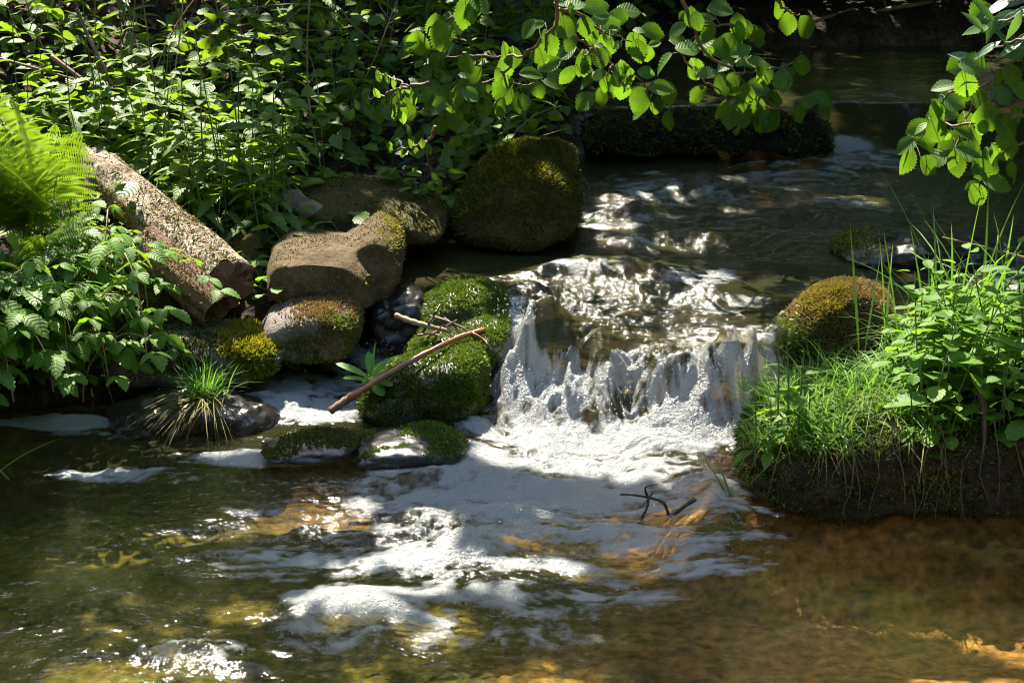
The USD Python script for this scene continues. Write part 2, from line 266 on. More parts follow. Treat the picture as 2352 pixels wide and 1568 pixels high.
usdkit.material(stage, L + 'ground', {
    'g': ('geometry', {}), 'n': ('noise_texture', {'scale': 5.0, 'detail': 6.0, 'roughness': 0.65}), 'n2': ('noise_texture', {'scale': 45.0, 'detail': 5.0}),
    'ra': ('rgb_ramp', {'ramp': [(0.3, (0.09, 0.055, 0.025)), (0.5, (0.3, 0.18, 0.075)), (0.7, (0.46, 0.29, 0.13))]}),      # sand
    'rb': ('rgb_ramp', {'ramp': [(0.3, (0.03, 0.03, 0.006)), (0.48, (0.085, 0.088, 0.014)), (0.72, (0.17, 0.16, 0.035))]}),      # weed
    'rc': ('rgb_ramp', {'ramp': [(0.35, (0.02, 0.014, 0.01)), (0.55, (0.055, 0.036, 0.022)), (0.75, (0.16, 0.1, 0.065))]}),  # soil
    'rd': ('rgb_ramp', {'ramp': [(0.3, (0.3, 0.3, 0.3)), (0.7, (1.3, 1.3, 1.3))]}),
    'a1': ('attribute', {'attribute': 'weed'}), 'a2': ('attribute', {'attribute': 'land'}),
    'm1': ('mix', {}), 'm2': ('mix', {}), 'mm': ('mix', {'mix_type': 'multiply', 'fac': 1.0}),
    'bm': ('bump', {'strength': 0.8, 'distance': 0.02}), 'p': ('principled_bsdf', {'roughness': 0.9, 'specular_ior_level': 0.2})},
    [('g.position', 'n.vector'), ('g.position', 'n2.vector'), ('n.fac', 'ra.fac'), ('n.fac', 'rb.fac'), ('n.fac', 'rc.fac'), ('n2.fac', 'rd.fac'),
     ('ra.color', 'm1.color1'), ('rb.color', 'm1.color2'), ('a1.fac', 'm1.fac'), ('m1.color', 'm2.color1'), ('rc.color', 'm2.color2'), ('a2.fac', 'm2.fac'),
     ('m2.color', 'mm.color1'), ('rd.color', 'mm.color2'), ('mm.color', 'p.base_color'), ('n2.fac', 'bm.height'), ('bm.normal', 'p.normal')], surface='p.BSDF')
def vattr(prim, name, val):
    UsdGeom.PrimvarsAPI(prim).CreatePrimvar(name, Sdf.ValueTypeNames.FloatArray, 'vertex').Set(Vt.FloatArray.FromNumpy(np.asarray(val, np.float32).ravel()))
gp = put('ground', np.stack([_gx, _gy, GZ], -1).reshape(-1, 3), grid_faces(len(GY), len(GX)), 'ground')
tag(gp, 'dark soil banks and sandy weedy bed of the stream', kind='structure')
_w = n3(_gx * 2.2, _gy * 2.2, 0, 31, 4)
_px, _py = pix(np.stack([_gx, _gy, np.zeros_like(_gx)], -1))
_wd = sstep(.3, .72, _w + 0.3 * sstep(1500, 300, _px) - 1.2 * sstep(1150, 1400, _py) * sstep(1250, 1800, _px) - 0.12)
vattr(gp, 'weed', np.clip(_wd + .5 * sstep(1900, 1200, _px) * sstep(2.2, 2.6, _gy), 0, 1)); vattr(gp, 'land', np.maximum(sstep(-.02, .04, shore_dist(_gx, _gy)), .85 * sstep(3.6, 3.8, _gy)))

# ---------------------------------------------------------------- water
def _rows():
    a = np.arange(0.72, 2.3, 0.06); b = np.arange(2.3, 3.7, 0.0062); c = np.arange(3.7, 4.25, 0.0042); d = np.arange(4.25, 6.3, 0.009); e = np.arange(6.3, 7.95, 0.018)
    return np.r_[a, b, c, d, e]
WY = _rows()
_s = np.r_[np.linspace(-2.6, -1.12, 26)[:-1], np.linspace(-1.12, 1.12, 620), np.linspace(1.12, 2.6, 26)[1:]]
_wx = _s[None, :] * (WY[:, None] * 0.2832 + 0.12); _wy = np.repeat(WY[:, None], len(_s), 1)
EDGE = shore_dist(_wx, _wy)
T = turbulence(_wx, _wy)
# drift: the current turns towards the left in the pool
wa = 0.35 * (n3(_wx * 2.3, _wy * 2.3, 0, 71, 3) - .5); wb = 0.35 * (n3(_wx * 2.3 + 9, _wy * 2.3, 0, 72, 3) - .5)
U, V = _wx + wa, _wy + wb
ridge = lambda n: 1 - np.abs(2 * n - 1)
chop = (n3(U * 5.5, V * 9, 0, 11, 3) - .5) * 0.05 + (ridge(n3(U * 13, V * 20, 0, 12, 3)) - .6) * 0.016 + (ridge(n3(U * 34, V * 48, 0, 13, 2)) - .6) * 0.006
rough = (n3(U * 24, V * 24, 0, 14, 3) - .5) * 0.03 + (ridge(n3(U * 48, V * 48, 0, 15, 3)) - .6) * 0.018
yl, lw = lip(_wx, _wy)
FACE = np.exp(-((_wy - yl) / (lw * 0.62)) ** 2) * sstep(1080, 1180, px_at(_wx, _wy)) * sstep(1900, 1780, px_at(_wx, _wy))
streak = ((n3(_wx * 42, _wy * 9, 0, 16, 4) - .5) * 0.03 + (n3(_wx * 13, _wy * 11, 0, 17, 3) - .5) * .10) * FACE
# ---- foam
def zone(px, py, z, rx, ry, a, soft=1.0):
    c = on(px, py, z); kx = np.linalg.norm(on(px + 10, py, z) - c) / 10; ky = abs(on(px, py + 5, z)[1] - on(px, py - 5, z)[1]) / 10
    q = ((_wx - c[0]) / (rx * kx)) ** 2 + ((_wy - c[1]) / (ry * ky)) ** 2
    return a * np.exp(-q ** soft)
WZ = water_z(_wx, _wy)
QX, QY = pix(np.stack([_wx, _wy, WZ], -1))
def spot(px, py, rx, ry, a, soft=1.5):
    q = ((QX - px) / rx) ** 2 + ((QY - py) / ry) ** 2
    return a * np.exp(-q ** soft)
env = 0.10 + 0 * _wx
for e in ((1280, 905, 160, 110, .84), (1185, 790, 50, 110, .86), (1610, 900, 200, 110, 1.0), (1700, 860, 100, 70, .95), (1300, 900, 150, 100, 1.0), (1430, 885, 110, 80, .92), (1270, 820, 120, 45, .72), (1110, 985, 70, 40, 1.0), (1740, 900, 100, 60, .85), (1350, 1020, 330, 65, 1.0), (1580, 1000, 200, 60, .95), (1100, 1000, 80, 50, .9),
          (700, 880, 190, 55, .98), (640, 935, 110, 30, .84), (760, 930, 70, 25, .8), (880, 815, 100, 32, .95), (720, 950, 130, 25, .62), (110, 975, 150, 18, 1.1), (600, 975, 90, 16, .6), (1180, 1150, 460, 105, .74), (1500, 1160, 340, 120, .76), (1620, 1270, 250, 65, .68), (850, 1270, 280, 65, .66), (1060, 1275, 420, 90, .73), (1420, 1240, 400, 75, .68), (900, 1160, 200, 40, .56), (1120, 1350, 420, 50, .6),
          (840, 1375, 190, 42, .84), (1600, 1270, 210, 50, .66), (330, 1090, 230, 22, .66), (580, 1055, 160, 24, .78), (700, 1300, 260, 60, .5), (1300, 1380, 380, 60, .5), (460, 1500, 150, 35, .66),
          (1000, 1450, 500, 90, .40), (1870, 375, 260, 46, .62), (1500, 350, 160, 14, .6), (1700, 440, 350, 50, .36), (1350, 610, 160, 40, .36), (1600, 640, 140, 26, .5), (1480, 760, 80, 25, .3),
          (1650, 700, 160, 30, .45), (1960, 335, 60, 20, .9), (1950, 230, 300, 90, .3), (2330, 640, 90, 30, .75), (1430, 300, 90, 40, .5), (700, 1180, 400, 50, .3), (1880, 960, 120, 60, .6),(200, 1400, 300, 150, .24), (1500, 545, 220, 34, .42), (1480, 430, 130, 46, .46), (1450, 500, 240, 60, .34), (1330, 670, 200, 30, .34), (1950, 470, 350, 60, .3), (1650, 780, 200, 40, .4), (330, 1000, 330, 16, .4), (520, 950, 140, 20, .42)):
    env = np.maximum(env, spot(*e))
env = env - spot(840, 1015, 200, 36, .5) + spot(730, 960, 130, 16, .3) - spot(640, 985, 60, 20, .3)
env = env - spot(1445, 935, 34, 24, .12) - spot(1640, 935, 30, 30, .3) - spot(1340, 775, 110, 26, .22) - spot(430, 985, 130, 26, .4)
env = env - spot(2100, 1420, 420, 140, .1) - spot(1010, 1210, 120, 20, .22) - spot(1560, 1200, 110, 14, .3) - spot(1330,1245,90,14,.45) - spot(1180,1320,120,12,.3)-spot(760,1270,70,16,.3)
lace = 0.55 * ridge(n3(U * 7, V * 7, 0, 21, 4)) + 0.45 * ridge(n3(U * 18, V * 18, 0, 22, 3))
lace = 0.36 * lace + 0.64 * n3(U * 3.6, V * 13 + U * 1.5, 0, 23, 4)
sd = lambda a: (a - a.mean()) / a.std()
grain = n3(_wx * 60, _wy * 60, 0, 24, 2)
fl = n3(_wx * 105 + _wy * 20, _wy * 17, 0, 25, 4)
fine = sd(n3(U * 26, V * 52, 0, 28, 4)); grain = sd(grain)
mixed = (0.75 * sd(lace) + 0.55 * fine) * (1 - FACE) + (0.3 * sd(lace) + 0.6 * sd(fl) + .5 * fine + .55 * sd(n3(_wx * 150 + _wy * 30, _wy * 34, 0, 26, 3)) + .65 * sd(n3(_wx * 11, _wy * 9, 0, 18, 3)) + .5) * FACE + .18 * grain + .25 * sd(chop) * (1 - FACE) + .15 * sd(rough)
FOAM = sstep(-1.9, 2.2, mixed + 3.6 * (env - .53)) * sstep(.12, .42, env) * (1 - .2 * FACE)
WZ = WZ + chop * (0.03 + 1.2 * T) * 0.85 + rough * np.clip(T - .28, 0, 1.2) * 0.9 * (1 + .1 * FACE) + streak + FOAM * 0.006 * n3(_wx * 40, _wy * 40, 0, 27, 2)
WZ = WZ + FACE * FOAM * 0.016 * (ridge(n3(_wx * 30, _wy * 30, 0, 29, 3)) - .4)
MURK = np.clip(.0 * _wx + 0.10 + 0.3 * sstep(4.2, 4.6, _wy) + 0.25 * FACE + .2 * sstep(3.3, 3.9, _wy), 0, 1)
ok = (EDGE < 0.05)
q = grid_faces(len(WY), len(_s)); q = q[ok.ravel()[q].all(1)]
usdkit.material(stage, L + 'water', {
    'g': ('geometry', {}), 'm': ('mapping', {'scale': (1, 1, 1)}), 'fo': ('attribute', {'attribute': 'foam'}), 'mu': ('attribute', {'attribute': 'murk'}),
    'n1': ('noise_texture', {'scale': 38.0, 'detail': 4.0, 'roughness': 0.6, 'distortion': 0.6}), 'n2': ('noise_texture', {'scale': 120.0, 'detail': 2.0}),
    'ad': ('math', {'math_type': 'multiply_add', 'value2': 0.35}),
    'ch': ('attribute', {'attribute': 'chop'}), 'bm': ('bump', {'strength': 0.55, 'distance': 0.012}),
    'vo': ('voronoi_texture', {'scale': 120.0, 'feature': 'f1'}), 'vo2': ('voronoi_texture', {'scale': 260.0, 'feature': 'f1'}),
    'va': ('math', {'math_type': 'add'}),
    'fb': ('bump', {'strength': 1.0, 'distance': 0.0035, 'invert': True}),
    # bubbles: foam breaks up into cells where it is thin
    'nf': ('noise_texture', {'scale': 160.0, 'detail': 3.0, 'roughness': 0.6}), 'cut': ('math', {'math_type': 'multiply', 'value2': 0.42}), 'sub': ('math', {'math_type': 'multiply_add', 'value2': 0.45}), 'vs': ('math', {'math_type': 'multiply_add', 'value2': -0.12}), 'sb2': ('math', {'math_type': 'subtract'}), 'fa': ('math', {'math_type': 'minimum', 'value2': 0.8, 'use_clamp': True}),
    'fr': ('fresnel', {'IOR': 1.33}), 'gl': ('glossy_bsdf', {'roughness': 0.09, 'color': (1, 1, 1)}),
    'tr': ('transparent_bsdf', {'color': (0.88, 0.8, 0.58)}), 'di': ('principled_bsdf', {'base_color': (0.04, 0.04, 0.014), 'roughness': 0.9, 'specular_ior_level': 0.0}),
    'c0': ('mix_closure', {}), 'c1': ('mix_closure', {}),
    'fd': ('principled_bsdf', {'base_color': (0.62, 0.65, 0.66), 'roughness': 0.18, 'specular_ior_level': 0.7}), 'ft': ('translucent_bsdf', {'color': (0.62, 0.66, 0.66)}), 'fm': ('mix_closure', {'fac': 0.45}),
    'c2': ('mix_closure', {})},
    [('g.position', 'n1.vector'), ('g.position', 'n2.vector'), ('n2.fac', 'ad.value1'), ('n1.fac', 'ad.value3'), ('ad.value', 'bm.height'), ('ch.fac', 'bm.strength'), ('bm.normal', 'gl.normal'),
     ('g.position', 'vo.vector'), ('g.position', 'vo2.vector'), ('vo.distance', 'va.value1'), ('vo2.distance', 'va.value2'), ('va.value', 'fb.height'), ('fb.normal', 'fd.normal'),
     ('g.position', 'nf.vector'), ('nf.fac', 'cut.value1'), ('fo.fac', 'sb2.value1'), ('cut.value', 'sb2.value2'), ('fo.fac', 'sub.value1'), ('sb2.value', 'sub.value3'), ('sub.value', 'vs.value3'), ('va.value', 'vs.value1'), ('vs.value', 'fa.value1'),
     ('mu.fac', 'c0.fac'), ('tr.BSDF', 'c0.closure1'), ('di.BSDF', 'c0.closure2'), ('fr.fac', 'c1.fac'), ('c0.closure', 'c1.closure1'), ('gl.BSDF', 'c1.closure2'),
     ('fd.BSDF', 'fm.closure1'), ('ft.BSDF', 'fm.closure2'), ('fa.value', 'c2.fac'), ('c1.closure', 'c2.closure1'), ('fm.closure', 'c2.closure2')], surface='c2.closure')
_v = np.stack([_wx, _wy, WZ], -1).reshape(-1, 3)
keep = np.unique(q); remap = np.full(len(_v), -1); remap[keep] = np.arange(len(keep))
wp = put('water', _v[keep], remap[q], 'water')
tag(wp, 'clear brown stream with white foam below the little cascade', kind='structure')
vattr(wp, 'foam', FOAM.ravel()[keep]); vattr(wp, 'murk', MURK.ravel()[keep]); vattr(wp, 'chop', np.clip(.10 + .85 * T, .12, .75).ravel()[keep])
_wi = None
# ---------------------------------------------------------------- boulders
import manifold3d
def hull_of(parts):
    m = None
    for pts in parts:
        h = manifold3d.Manifold.hull_points(np.asarray(pts, np.float64)); m = h if m is None else m + h
    return m
def rock_mesh(outlines, y0, depth, edge=0.018, smooth=14, lump=0.02, fine=0.004, seed=0, lean=0.0, front=0.78, back=0.8, grit=0.0):
    """outlines: lists of spots in the photograph round the stone, or round each lump of it; they are set at distance y0 and given depth"""
    parts = []
    for o in outlines:
        yo = y0
        if np.ndim(o[0]) == 0: yo, o = o[0], o[1:]
        s = np.array([at(px, py, yo) for px, py in o]); c = s.mean(0); pts = [s]
        for k, dy, up in ((front, -0.5, -0.12), (0.93, -0.27, -.03), (back, 0.5, -0.06), (0.95, 0.25, 0)):
            r = c + (s - c) * k; r[:, 1] = yo + dy * depth; r[:, 2] += up * depth * (0.6 + 0.0 * r[:, 2]) + lean * dy * depth; pts.append(r)
        parts.append(np.vstack(pts))
    m = hull_of(parts).refine_to_length(edge)
    me = m.to_mesh(); t = trimesh.Trimesh(me.vert_properties[:, :3], me.tri_verts, process=True)
    mid = np.array(t.vertices).mean(0); t.vertices -= mid; trimesh.smoothing.filter_laplacian(t, lamb=0.5, iterations=smooth); t.vertices += mid
    v, n = np.array(t.vertices), np.array(t.vertex_normals)
    d = (n3(v[:, 0] * 6, v[:, 1] * 6, v[:, 2] * 6, seed, 3) - .5) * 2 * lump + (n3(v[:, 0] * 22, v[:, 1] * 22, v[:, 2] * 22, seed + 3, 3) - .5) * 4 * fine
    if grit: d = d + (n3(v[:, 0] * 45, v[:, 1] * 45, v[:, 2] * 45, seed + 5, 3) - .5) * 2.4 * grit
    v = v + n * d[:, None]
    # true to the measured outline: width and height as seen
    spots = np.array([q for o in outlines for q in (o if np.ndim(o[0]) else o[1:])], float); lo, hi = spots.min(0), spots.max(0)
    for _ in range(3):
        x, y = pix(v); a = np.array([x.min(), y.min()]); b = np.array([x.max(), y.max()]); c = v.mean(0); m = 1 / (np.linalg.norm(at(1176, 784, c[1]) - EYE) * TX / 1176)
        s = (hi - lo) / (b - a); v[:, 0] = c[0] + (v[:, 0] - c[0]) * s[0]; v[:, 2] = c[2] + (v[:, 2] - c[2]) * s[1]
        x, y = pix(v); v[:, 0] += ((lo[0] + hi[0]) - (x.min() + x.max())) / 2 / m; v[:, 2] -= ((lo[1] + hi[1]) - (y.min() + y.max())) / 2 / m
    return v, np.array(t.faces), n
rs = np.random.RandomState(7)
def on_surface(v, f, n, weight=None, seed=0):
    "random points on a mesh with normals"
    r = np.random.RandomState(seed)
    a, b, c = v[f[:, 0]], v[f[:, 1]], v[f[:, 2]]
    cr = np.cross(b - a, c - a); ar = np.linalg.norm(cr, axis=1) / 2; nn = cr / (2 * ar[:, None] + 1e-12)
    w = ar.copy()
    if weight is not None: w *= np.clip(weight((a + b + c) / 3, nn), 0, None)
    k = r.choice(len(f), n, p=w / w.sum()); u = r.rand(n, 2); u[u.sum(1) > 1] = 1 - u[u.sum(1) > 1]
    return a[k] + (b - a)[k] * u[:, :1] + (c - a)[k] * u[:, 1:], nn[k]
def fuzz(p, nrm, length, width, seed=0, spread=0.7, droop=0.0):
    "little leaves standing off a surface, one triangle pair each"
    r = np.random.RandomState(seed); n = len(p)
    d = nrm + r.randn(n, 3) * spread; d[:, 2] -= droop; d /= np.linalg.norm(d, axis=1, keepdims=True)
    s = np.cross(d, r.randn(n, 3)); s /= np.linalg.norm(s, axis=1, keepdims=True) + 1e-9
    l = length * (0.5 + r.rand(n, 1)); w = width * (0.6 + 0.8 * r.rand(n, 1))
    p = p - nrm * 0.002
    v = np.stack([p, p + d * l * .5 + s * w * .5, p + d * l, p + d * l * .5 - s * w * .5], 1).reshape(-1, 3)
    i = np.arange(n)[:, None] * 4
    return v, np.vstack([i + [[0, 1, 2]], i + [[0, 2, 3]]])
def base_of(v): return np.array([v[:, 0].mean(), v[:, 1].mean(), v[:, 2].min()])
def add_moss(t, org, v, f, n, mat, length, width, weight, seed, spread=0.7, droop=0.1, name='moss'):
    p, nn = on_surface(v, f, n, weight, seed); fv, ff = fuzz(p, nn, length, width, seed, spread, droop)
    return tag(put(name, fv - org, ff, mat, t, smooth=False), kind='stuff')
def boulder(name, label, outlines, y0, depth, mat, cat='boulder', **kw):
    v, f, n = rock_mesh(outlines, y0, depth, **kw); org = base_of(v)
    t = thing(name, label, cat, org); put('stone', v - org, f, mat, str(t.GetPath()))
    return str(t.GetPath()), org, v, f
def patch(px, py, rx, ry, soft=1.0):
    "weight by the spot of a stone, as seen from the front"
    c = [None]
    def w(p, nn):
        x, y = pix(p); return np.exp(-(((x - px) / rx) ** 2 + ((y - py) / ry) ** 2) ** soft)
    return w
# big dark mossy boulder by the upper pool
b, o, v, f = boulder('big_mossy_boulder', 'biggest boulder, dark and moss-covered with a flat top, beside the upper pool', [[(1030, 500), (1038, 455), (1075, 400), (1130, 345), (1195, 322), (1270, 318), (1308, 335), (1334, 395), (1337, 470), (1330, 545), (1250, 575), (1100, 575), (1032, 550)]], 4.95, 0.42, 'rock_moss_dark', seed=1, lump=0.034, smooth=7, fine=.007)
add_moss(b, o, v, f, 30000, 'moss_dark', 0.011, 0.004, lambda p, nn: (0.35 + np.clip(nn[:, 2], 0, 1)) * (0.25 + (n3(p[:, 0] * 9, p[:, 1] * 9, p[:, 2] * 9, 3, 3) > .45)), 11)
add_moss(b, o, v, f, 5000, 'moss_yellow', 0.012, 0.004, lambda p, nn: np.clip(nn[:, 2] - .45, 0, 1) * (n3(p[:, 0] * 8, p[:, 1] * 8, p[:, 2] * 8, 5, 3) > .42), 12, name='yellow_moss')
# notched tan boulder
b, o, v, f = boulder('notched_tan_boulder', 'tan boulder with a saddle and a raised right end, thin moss', [[4.33, (612, 610), (616, 570), (640, 548), (715, 541), (790, 552), (830, 560), (870, 620), (880, 700), (700, 700), (618, 670)], [4.42, (770, 570), (800, 532), (850, 492), (872, 484), (905, 498), (928, 535), (930, 600), (915, 680), (860, 710), (760, 690)]], 4.36, 0.34, 'rock_tan', seed=4, lump=0.012, smooth=4, front=.86, fine=.005)
add_moss(b, o, v, f, 6000, 'moss_dark', 0.005, 0.0025, lambda p, nn: (n3(p[:, 0] * 9, p[:, 1] * 9, p[:, 2] * 9, 6, 3) > .56) * 1.0, 13)
add_moss(b, o, v, f, 2200, 'moss_yellow', 0.008, 0.003, lambda p, nn: patch(905, 520, 30, 40)(p, nn) + 0.3 * patch(790, 650, 90, 25)(p, nn), 14, name='yellow_moss')
# round stone with golden-brown moss
b, o, v, f = boulder('round_brown_moss_boulder', 'rounded stone with a cap of brown and green moss, below the tan boulder', [[(600, 740), (625, 700), (690, 672), (760, 664), (810, 680), (832, 712), (830, 790), (800, 830), (680, 830), (610, 800)]], 4.16, 0.26, 'rock_grey', seed=8, lump=0.014, smooth=6)
add_moss(b, o, v, f, 14000, 'moss_brown', 0.009, 0.004, lambda p, nn: patch(770, 715, 90, 80, 2)(p, nn) * (.4 + (n3(p[:, 0] * 14, p[:, 1] * 14, p[:, 2] * 14, 6, 3) > .42)), 15)
add_moss(b, o, v, f, 9000, 'moss_green', 0.009, 0.004, lambda p, nn: patch(760, 780, 110, 55, 2)(p, nn) * (.2 + (n3(p[:, 0] * 14, p[:, 1] * 14, p[:, 2] * 14, 7, 3) > .5)), 16, name='green_moss')
# long low stone under the log
b, o, v, f = boulder('long_low_boulder', 'long low grey stone with a bright yellow moss cushion, under the log end', [[(235, 800), (250, 770), (330, 740), (420, 730), (510, 740), (600, 757), (650, 785), (660, 815), (640, 850), (560, 880), (300, 890), (240, 860)]], 4.06, 0.24, 'rock_grey', seed=12, lump=0.012)
add_moss(b, o, v, f, 7000, 'moss_yellow', 0.016, 0.005, lambda p, nn: patch(572, 785, 62, 38, 2)(p, nn), 17, name='yellow_moss', droop=.2)
add_moss(b, o, v, f, 7000, 'moss_green', 0.012, 0.004, lambda p, nn: patch(590, 820, 70, 40, 2)(p, nn) * (n3(p[:, 0] * 16, p[:, 1] * 16, p[:, 2] * 16, 7, 3) > .42), 18, name='green_moss', droop=.2)
add_moss(b, o, v, f, 9000, 'moss_dark', 0.010, 0.004, lambda p, nn: patch(380, 810, 160, 60, 2)(p, nn) * (.1 + (n3(p[:, 0] * 16, p[:, 1] * 16, p[:, 2] * 16, 8, 3) > .5)), 19)
# dark mossy block behind, left of the log's foot
b, o, v, f = boulder('dark_bank_boulder', 'dark mossy stone in shade between the raspberry leaves and the log', [[(240, 700), (300, 640), (370, 625), (420, 650), (440, 720), (430, 790), (300, 800), (240, 770)]], 4.2, 0.2, 'rock_moss_dark', seed=15)
add_moss(b, o, v, f, 9000, 'moss_dark', 0.012, 0.004, lambda p, nn: .2 + (n3(p[:, 0] * 14, p[:, 1] * 14, p[:, 2] * 14, 9, 3) > .5), 20)
# sloping slab between the tan boulder and the big one
b, o, v, f = boulder('sloping_slab', 'broad olive-brown slab sloping behind the tan boulder', [[(690, 470), (720, 425), (800, 400), (880, 420), (960, 455), (1030, 500), (1035, 560), (900, 560), (760, 540)]], 4.85, 0.5, 'rock_moss_dark', seed=18, lump=0.02)
add_moss(b, o, v, f, 9000, 'moss_dark', 0.009, 0.004, lambda p, nn: .2 + (n3(p[:, 0] * 8, p[:, 1] * 8, p[:, 2] * 8, 10, 3) > .5), 21)
# dark stone behind the log end
boulder('shaded_stone', 'dark stone in shade behind the log end', [[(520, 590), (530, 545), (570, 520), (620, 530), (640, 580), (630, 640), (590, 700), (540, 690)]], 4.5, 0.16, 'rock_moss_dark', seed=21)
# wet black stone by the chute
b, o, v, f = boulder('wet_black_rock', 'glistening wet black stone left of the twigs', [[(842, 720), (852, 690), (880, 665), (940, 655), (975, 670), (985, 760), (960, 810), (890, 800), (850, 770)]], 4.28, 0.16, 'rock_wet', seed=24, lump=0.012, fine=0.006, grit=.008, edge=.008)
# the mossy stone in the middle of the cascade: an upper and a lower lump
b, o, v, f = boulder('cascade_moss_rock', 'bright green mossy rock in midstream, bearing the twigs and the orange stick', [
    [4.27, (950, 790), (955, 720), (985, 670), (1040, 640), (1110, 640), (1165, 670), (1172, 710), (1150, 760), (1090, 820), (960, 820)],
    [4.11, (935, 830), (960, 780), (1080, 745), (1150, 718), (1172, 735), (1150, 790), (1118, 840), (1110, 900), (930, 900)],
    [3.95, (822, 965), (832, 915), (880, 868), (950, 835), (1030, 805), (1100, 800), (1118, 850), (1116, 910), (1122, 955), (1080, 995), (930, 995)]], 4.1, 0.25, 'rock_wet_moss', seed=27, lump=0.016, smooth=7)
gm = lambda p, nn: (patch(1060, 860, 75, 90, 2)(p, nn) + patch(1130, 745, 45, 35, 2)(p, nn) + patch(1000, 800, 60, 22, 2)(p, nn) + .5 * patch(1070, 680, 90, 45, 2)(p, nn) + .45 * patch(960, 900, 110, 60, 2)(p, nn)) * (.12 + (n3(p[:, 0] * 18, p[:, 1] * 18, p[:, 2] * 18, 11, 3) > .45))
add_moss(b, o, v, f, 34000, 'moss_green', 0.010, 0.0042, gm, 22, droop=.25)
add_moss(b, o, v, f, 12000, 'moss_green', 0.008, 0.004, lambda p, nn: np.clip(nn[:, 2] + .1, 0, 1), 46, name='thin_moss')
add_moss(b, o, v, f, 9000, 'moss_dark', 0.010, 0.004, lambda p, nn: patch(960, 930, 150, 55, 2)(p, nn) * (.1 + (n3(p[:, 0] * 16, p[:, 1] * 16, p[:, 2] * 16, 12, 3) > .5)), 23, name='brown_moss', droop=.3)
# wet stone under the grass tuft
b, o, v, f = boulder('tuft_rock', 'wet glistening dark rock in the stream under the grass tuft', [[(240, 985), (260, 935), (340, 898), (430, 886), (530, 900), (610, 930), (645, 970), (640, 1020), (560, 1030), (300, 1030)]], 3.86, 0.17, 'rock_wet', seed=30, lump=0.010, fine=0.006, grit=.009, edge=.008)
add_moss(b, o, v, f, 3500, 'moss_dark', 0.008, 0.004, lambda p, nn: patch(420, 985, 130, 40, 2)(p, nn), 24)
# sunken stones in front
b, o, v, f = boulder('wet_stone', 'low wet stone with a dark moss top, right of the grass tuft', [[(600, 1050), (640, 1015), (720, 985), (800, 990), (830, 1022), (820, 1060), (660, 1065)]], 3.66, 0.17, 'rock_wet', seed=33, fine=.006, grit=.006, edge=.009)
add_moss(b, o, v, f, 4000, 'moss_dark', 0.008, 0.0035, lambda p, nn: np.clip(nn[:, 2] - .1, 0, 1) * (n3(p[:, 0] * 14, p[:, 1] * 14, p[:, 2] * 14, 18, 3) > .48), 42)
b, o, v, f = boulder('wet_stone', 'low wet dark stone with green moss, at the foot of the midstream moss rock', [[(800, 1050), (825, 1005), (900, 972), (1000, 976), (1050, 1005), (1075, 1040), (1000, 1085), (860, 1080)]], 3.68, 0.2, 'rock_wet', seed=36, fine=.006, grit=.006, edge=.009)
add_moss(b, o, v, f, 5000, 'moss_green', 0.008, 0.0035, lambda p, nn: np.clip(nn[:, 2] - .1, 0, 1) * (n3(p[:, 0] * 14, p[:, 1] * 14, p[:, 2] * 14, 17, 3) > .5), 41)
# stone in the fall
b, o, v, f = boulder('fall_stone', 'dark stone seen through the falling water in the cascade', [[(1390, 960), (1400, 900), (1440, 870), (1490, 880), (1505, 930), (1495, 985), (1400, 985)]], 3.96, 0.1, 'rock_wet', seed=39, fine=.006)
# moss dome on the right
b, o, v, f = boulder('moss_dome_boulder', 'dome of golden-brown moss standing in the stream before the right-hand grass', [[(1740, 830), (1770, 780), (1830, 720), (1880, 665), (1940, 637), (2000, 650), (2045, 690), (2055, 740), (2040, 790), (1960, 850), (1800, 865)]], 4.1, 0.24, 'rock_wet_moss', seed=42, lump=0.03, smooth=6, fine=.008)
add_moss(b, o, v, f, 22000, 'moss_brown', 0.009, 0.0042, lambda p, nn: patch(1950, 710, 115, 95, 2)(p, nn), 25)
add_moss(b, o, v, f, 6000, 'moss_yellow', 0.009, 0.004, lambda p, nn: patch(1905, 690, 60, 45, 2)(p, nn), 26, name='yellow_moss')
add_moss(b, o, v, f, 10000, 'moss_green', 0.010, 0.004, lambda p, nn: patch(1820, 800, 60, 60, 2)(p, nn) + .2 * patch(1900, 800, 120, 50, 2)(p, nn), 27, name='green_moss', droop=.3)
boulder('brown_wet_stone', 'smooth brown wet stone with water sliding over it, right of the moss dome', [[(1960, 840), (1985, 790), (2030, 760), (2080, 755), (2110, 800), (2100, 860), (2000, 880)]], 4.0, 0.16, 'rock_wet_moss', seed=45)
b, o, v, f = boulder('ledge_rock', 'long black wet ledge in the upper pool behind the moss dome', [[(1905, 590), (1935, 560), (2000, 527), (2100, 517), (2230, 520), (2340, 535), (2420, 560), (2420, 630), (2200, 630), (1950, 610)]], 4.75, 0.3, 'rock_wet', seed=48, fine=.007, grit=.008, edge=.01)
add_moss(b, o, v, f, 2500, 'moss_yellow', 0.008, 0.004, patch(1960, 555, 50, 25), 28)
b, o, v, f = boulder('black_ledge', 'black broken rock ledge in deep shade across the upper fall', [[5.98, (1330, 350), (1340, 300), (1390, 262), (1450, 255), (1500, 275), (1530, 360)], [6.02, (1480, 360), (1500, 290), (1560, 262), (1620, 270), (1660, 360)], [5.96, (1610, 360), (1640, 275), (1700, 252), (1790, 246), (1840, 268), (1850, 365)], [6.0, (1800, 365), (1830, 290), (1880, 262), (1915, 300), (1910, 362)]], 6.0, 0.3, 'rock_black', cat='rock ledge', seed=51, lump=.035, fine=.012, edge=.016, smooth=5)
add_moss(b, o, v, f, 12000, 'moss_dark', 0.014, 0.005, lambda p, nn: .1 + (n3(p[:, 0] * 9, p[:, 1] * 9, p[:, 2] * 9, 19, 3) > .48), 48)
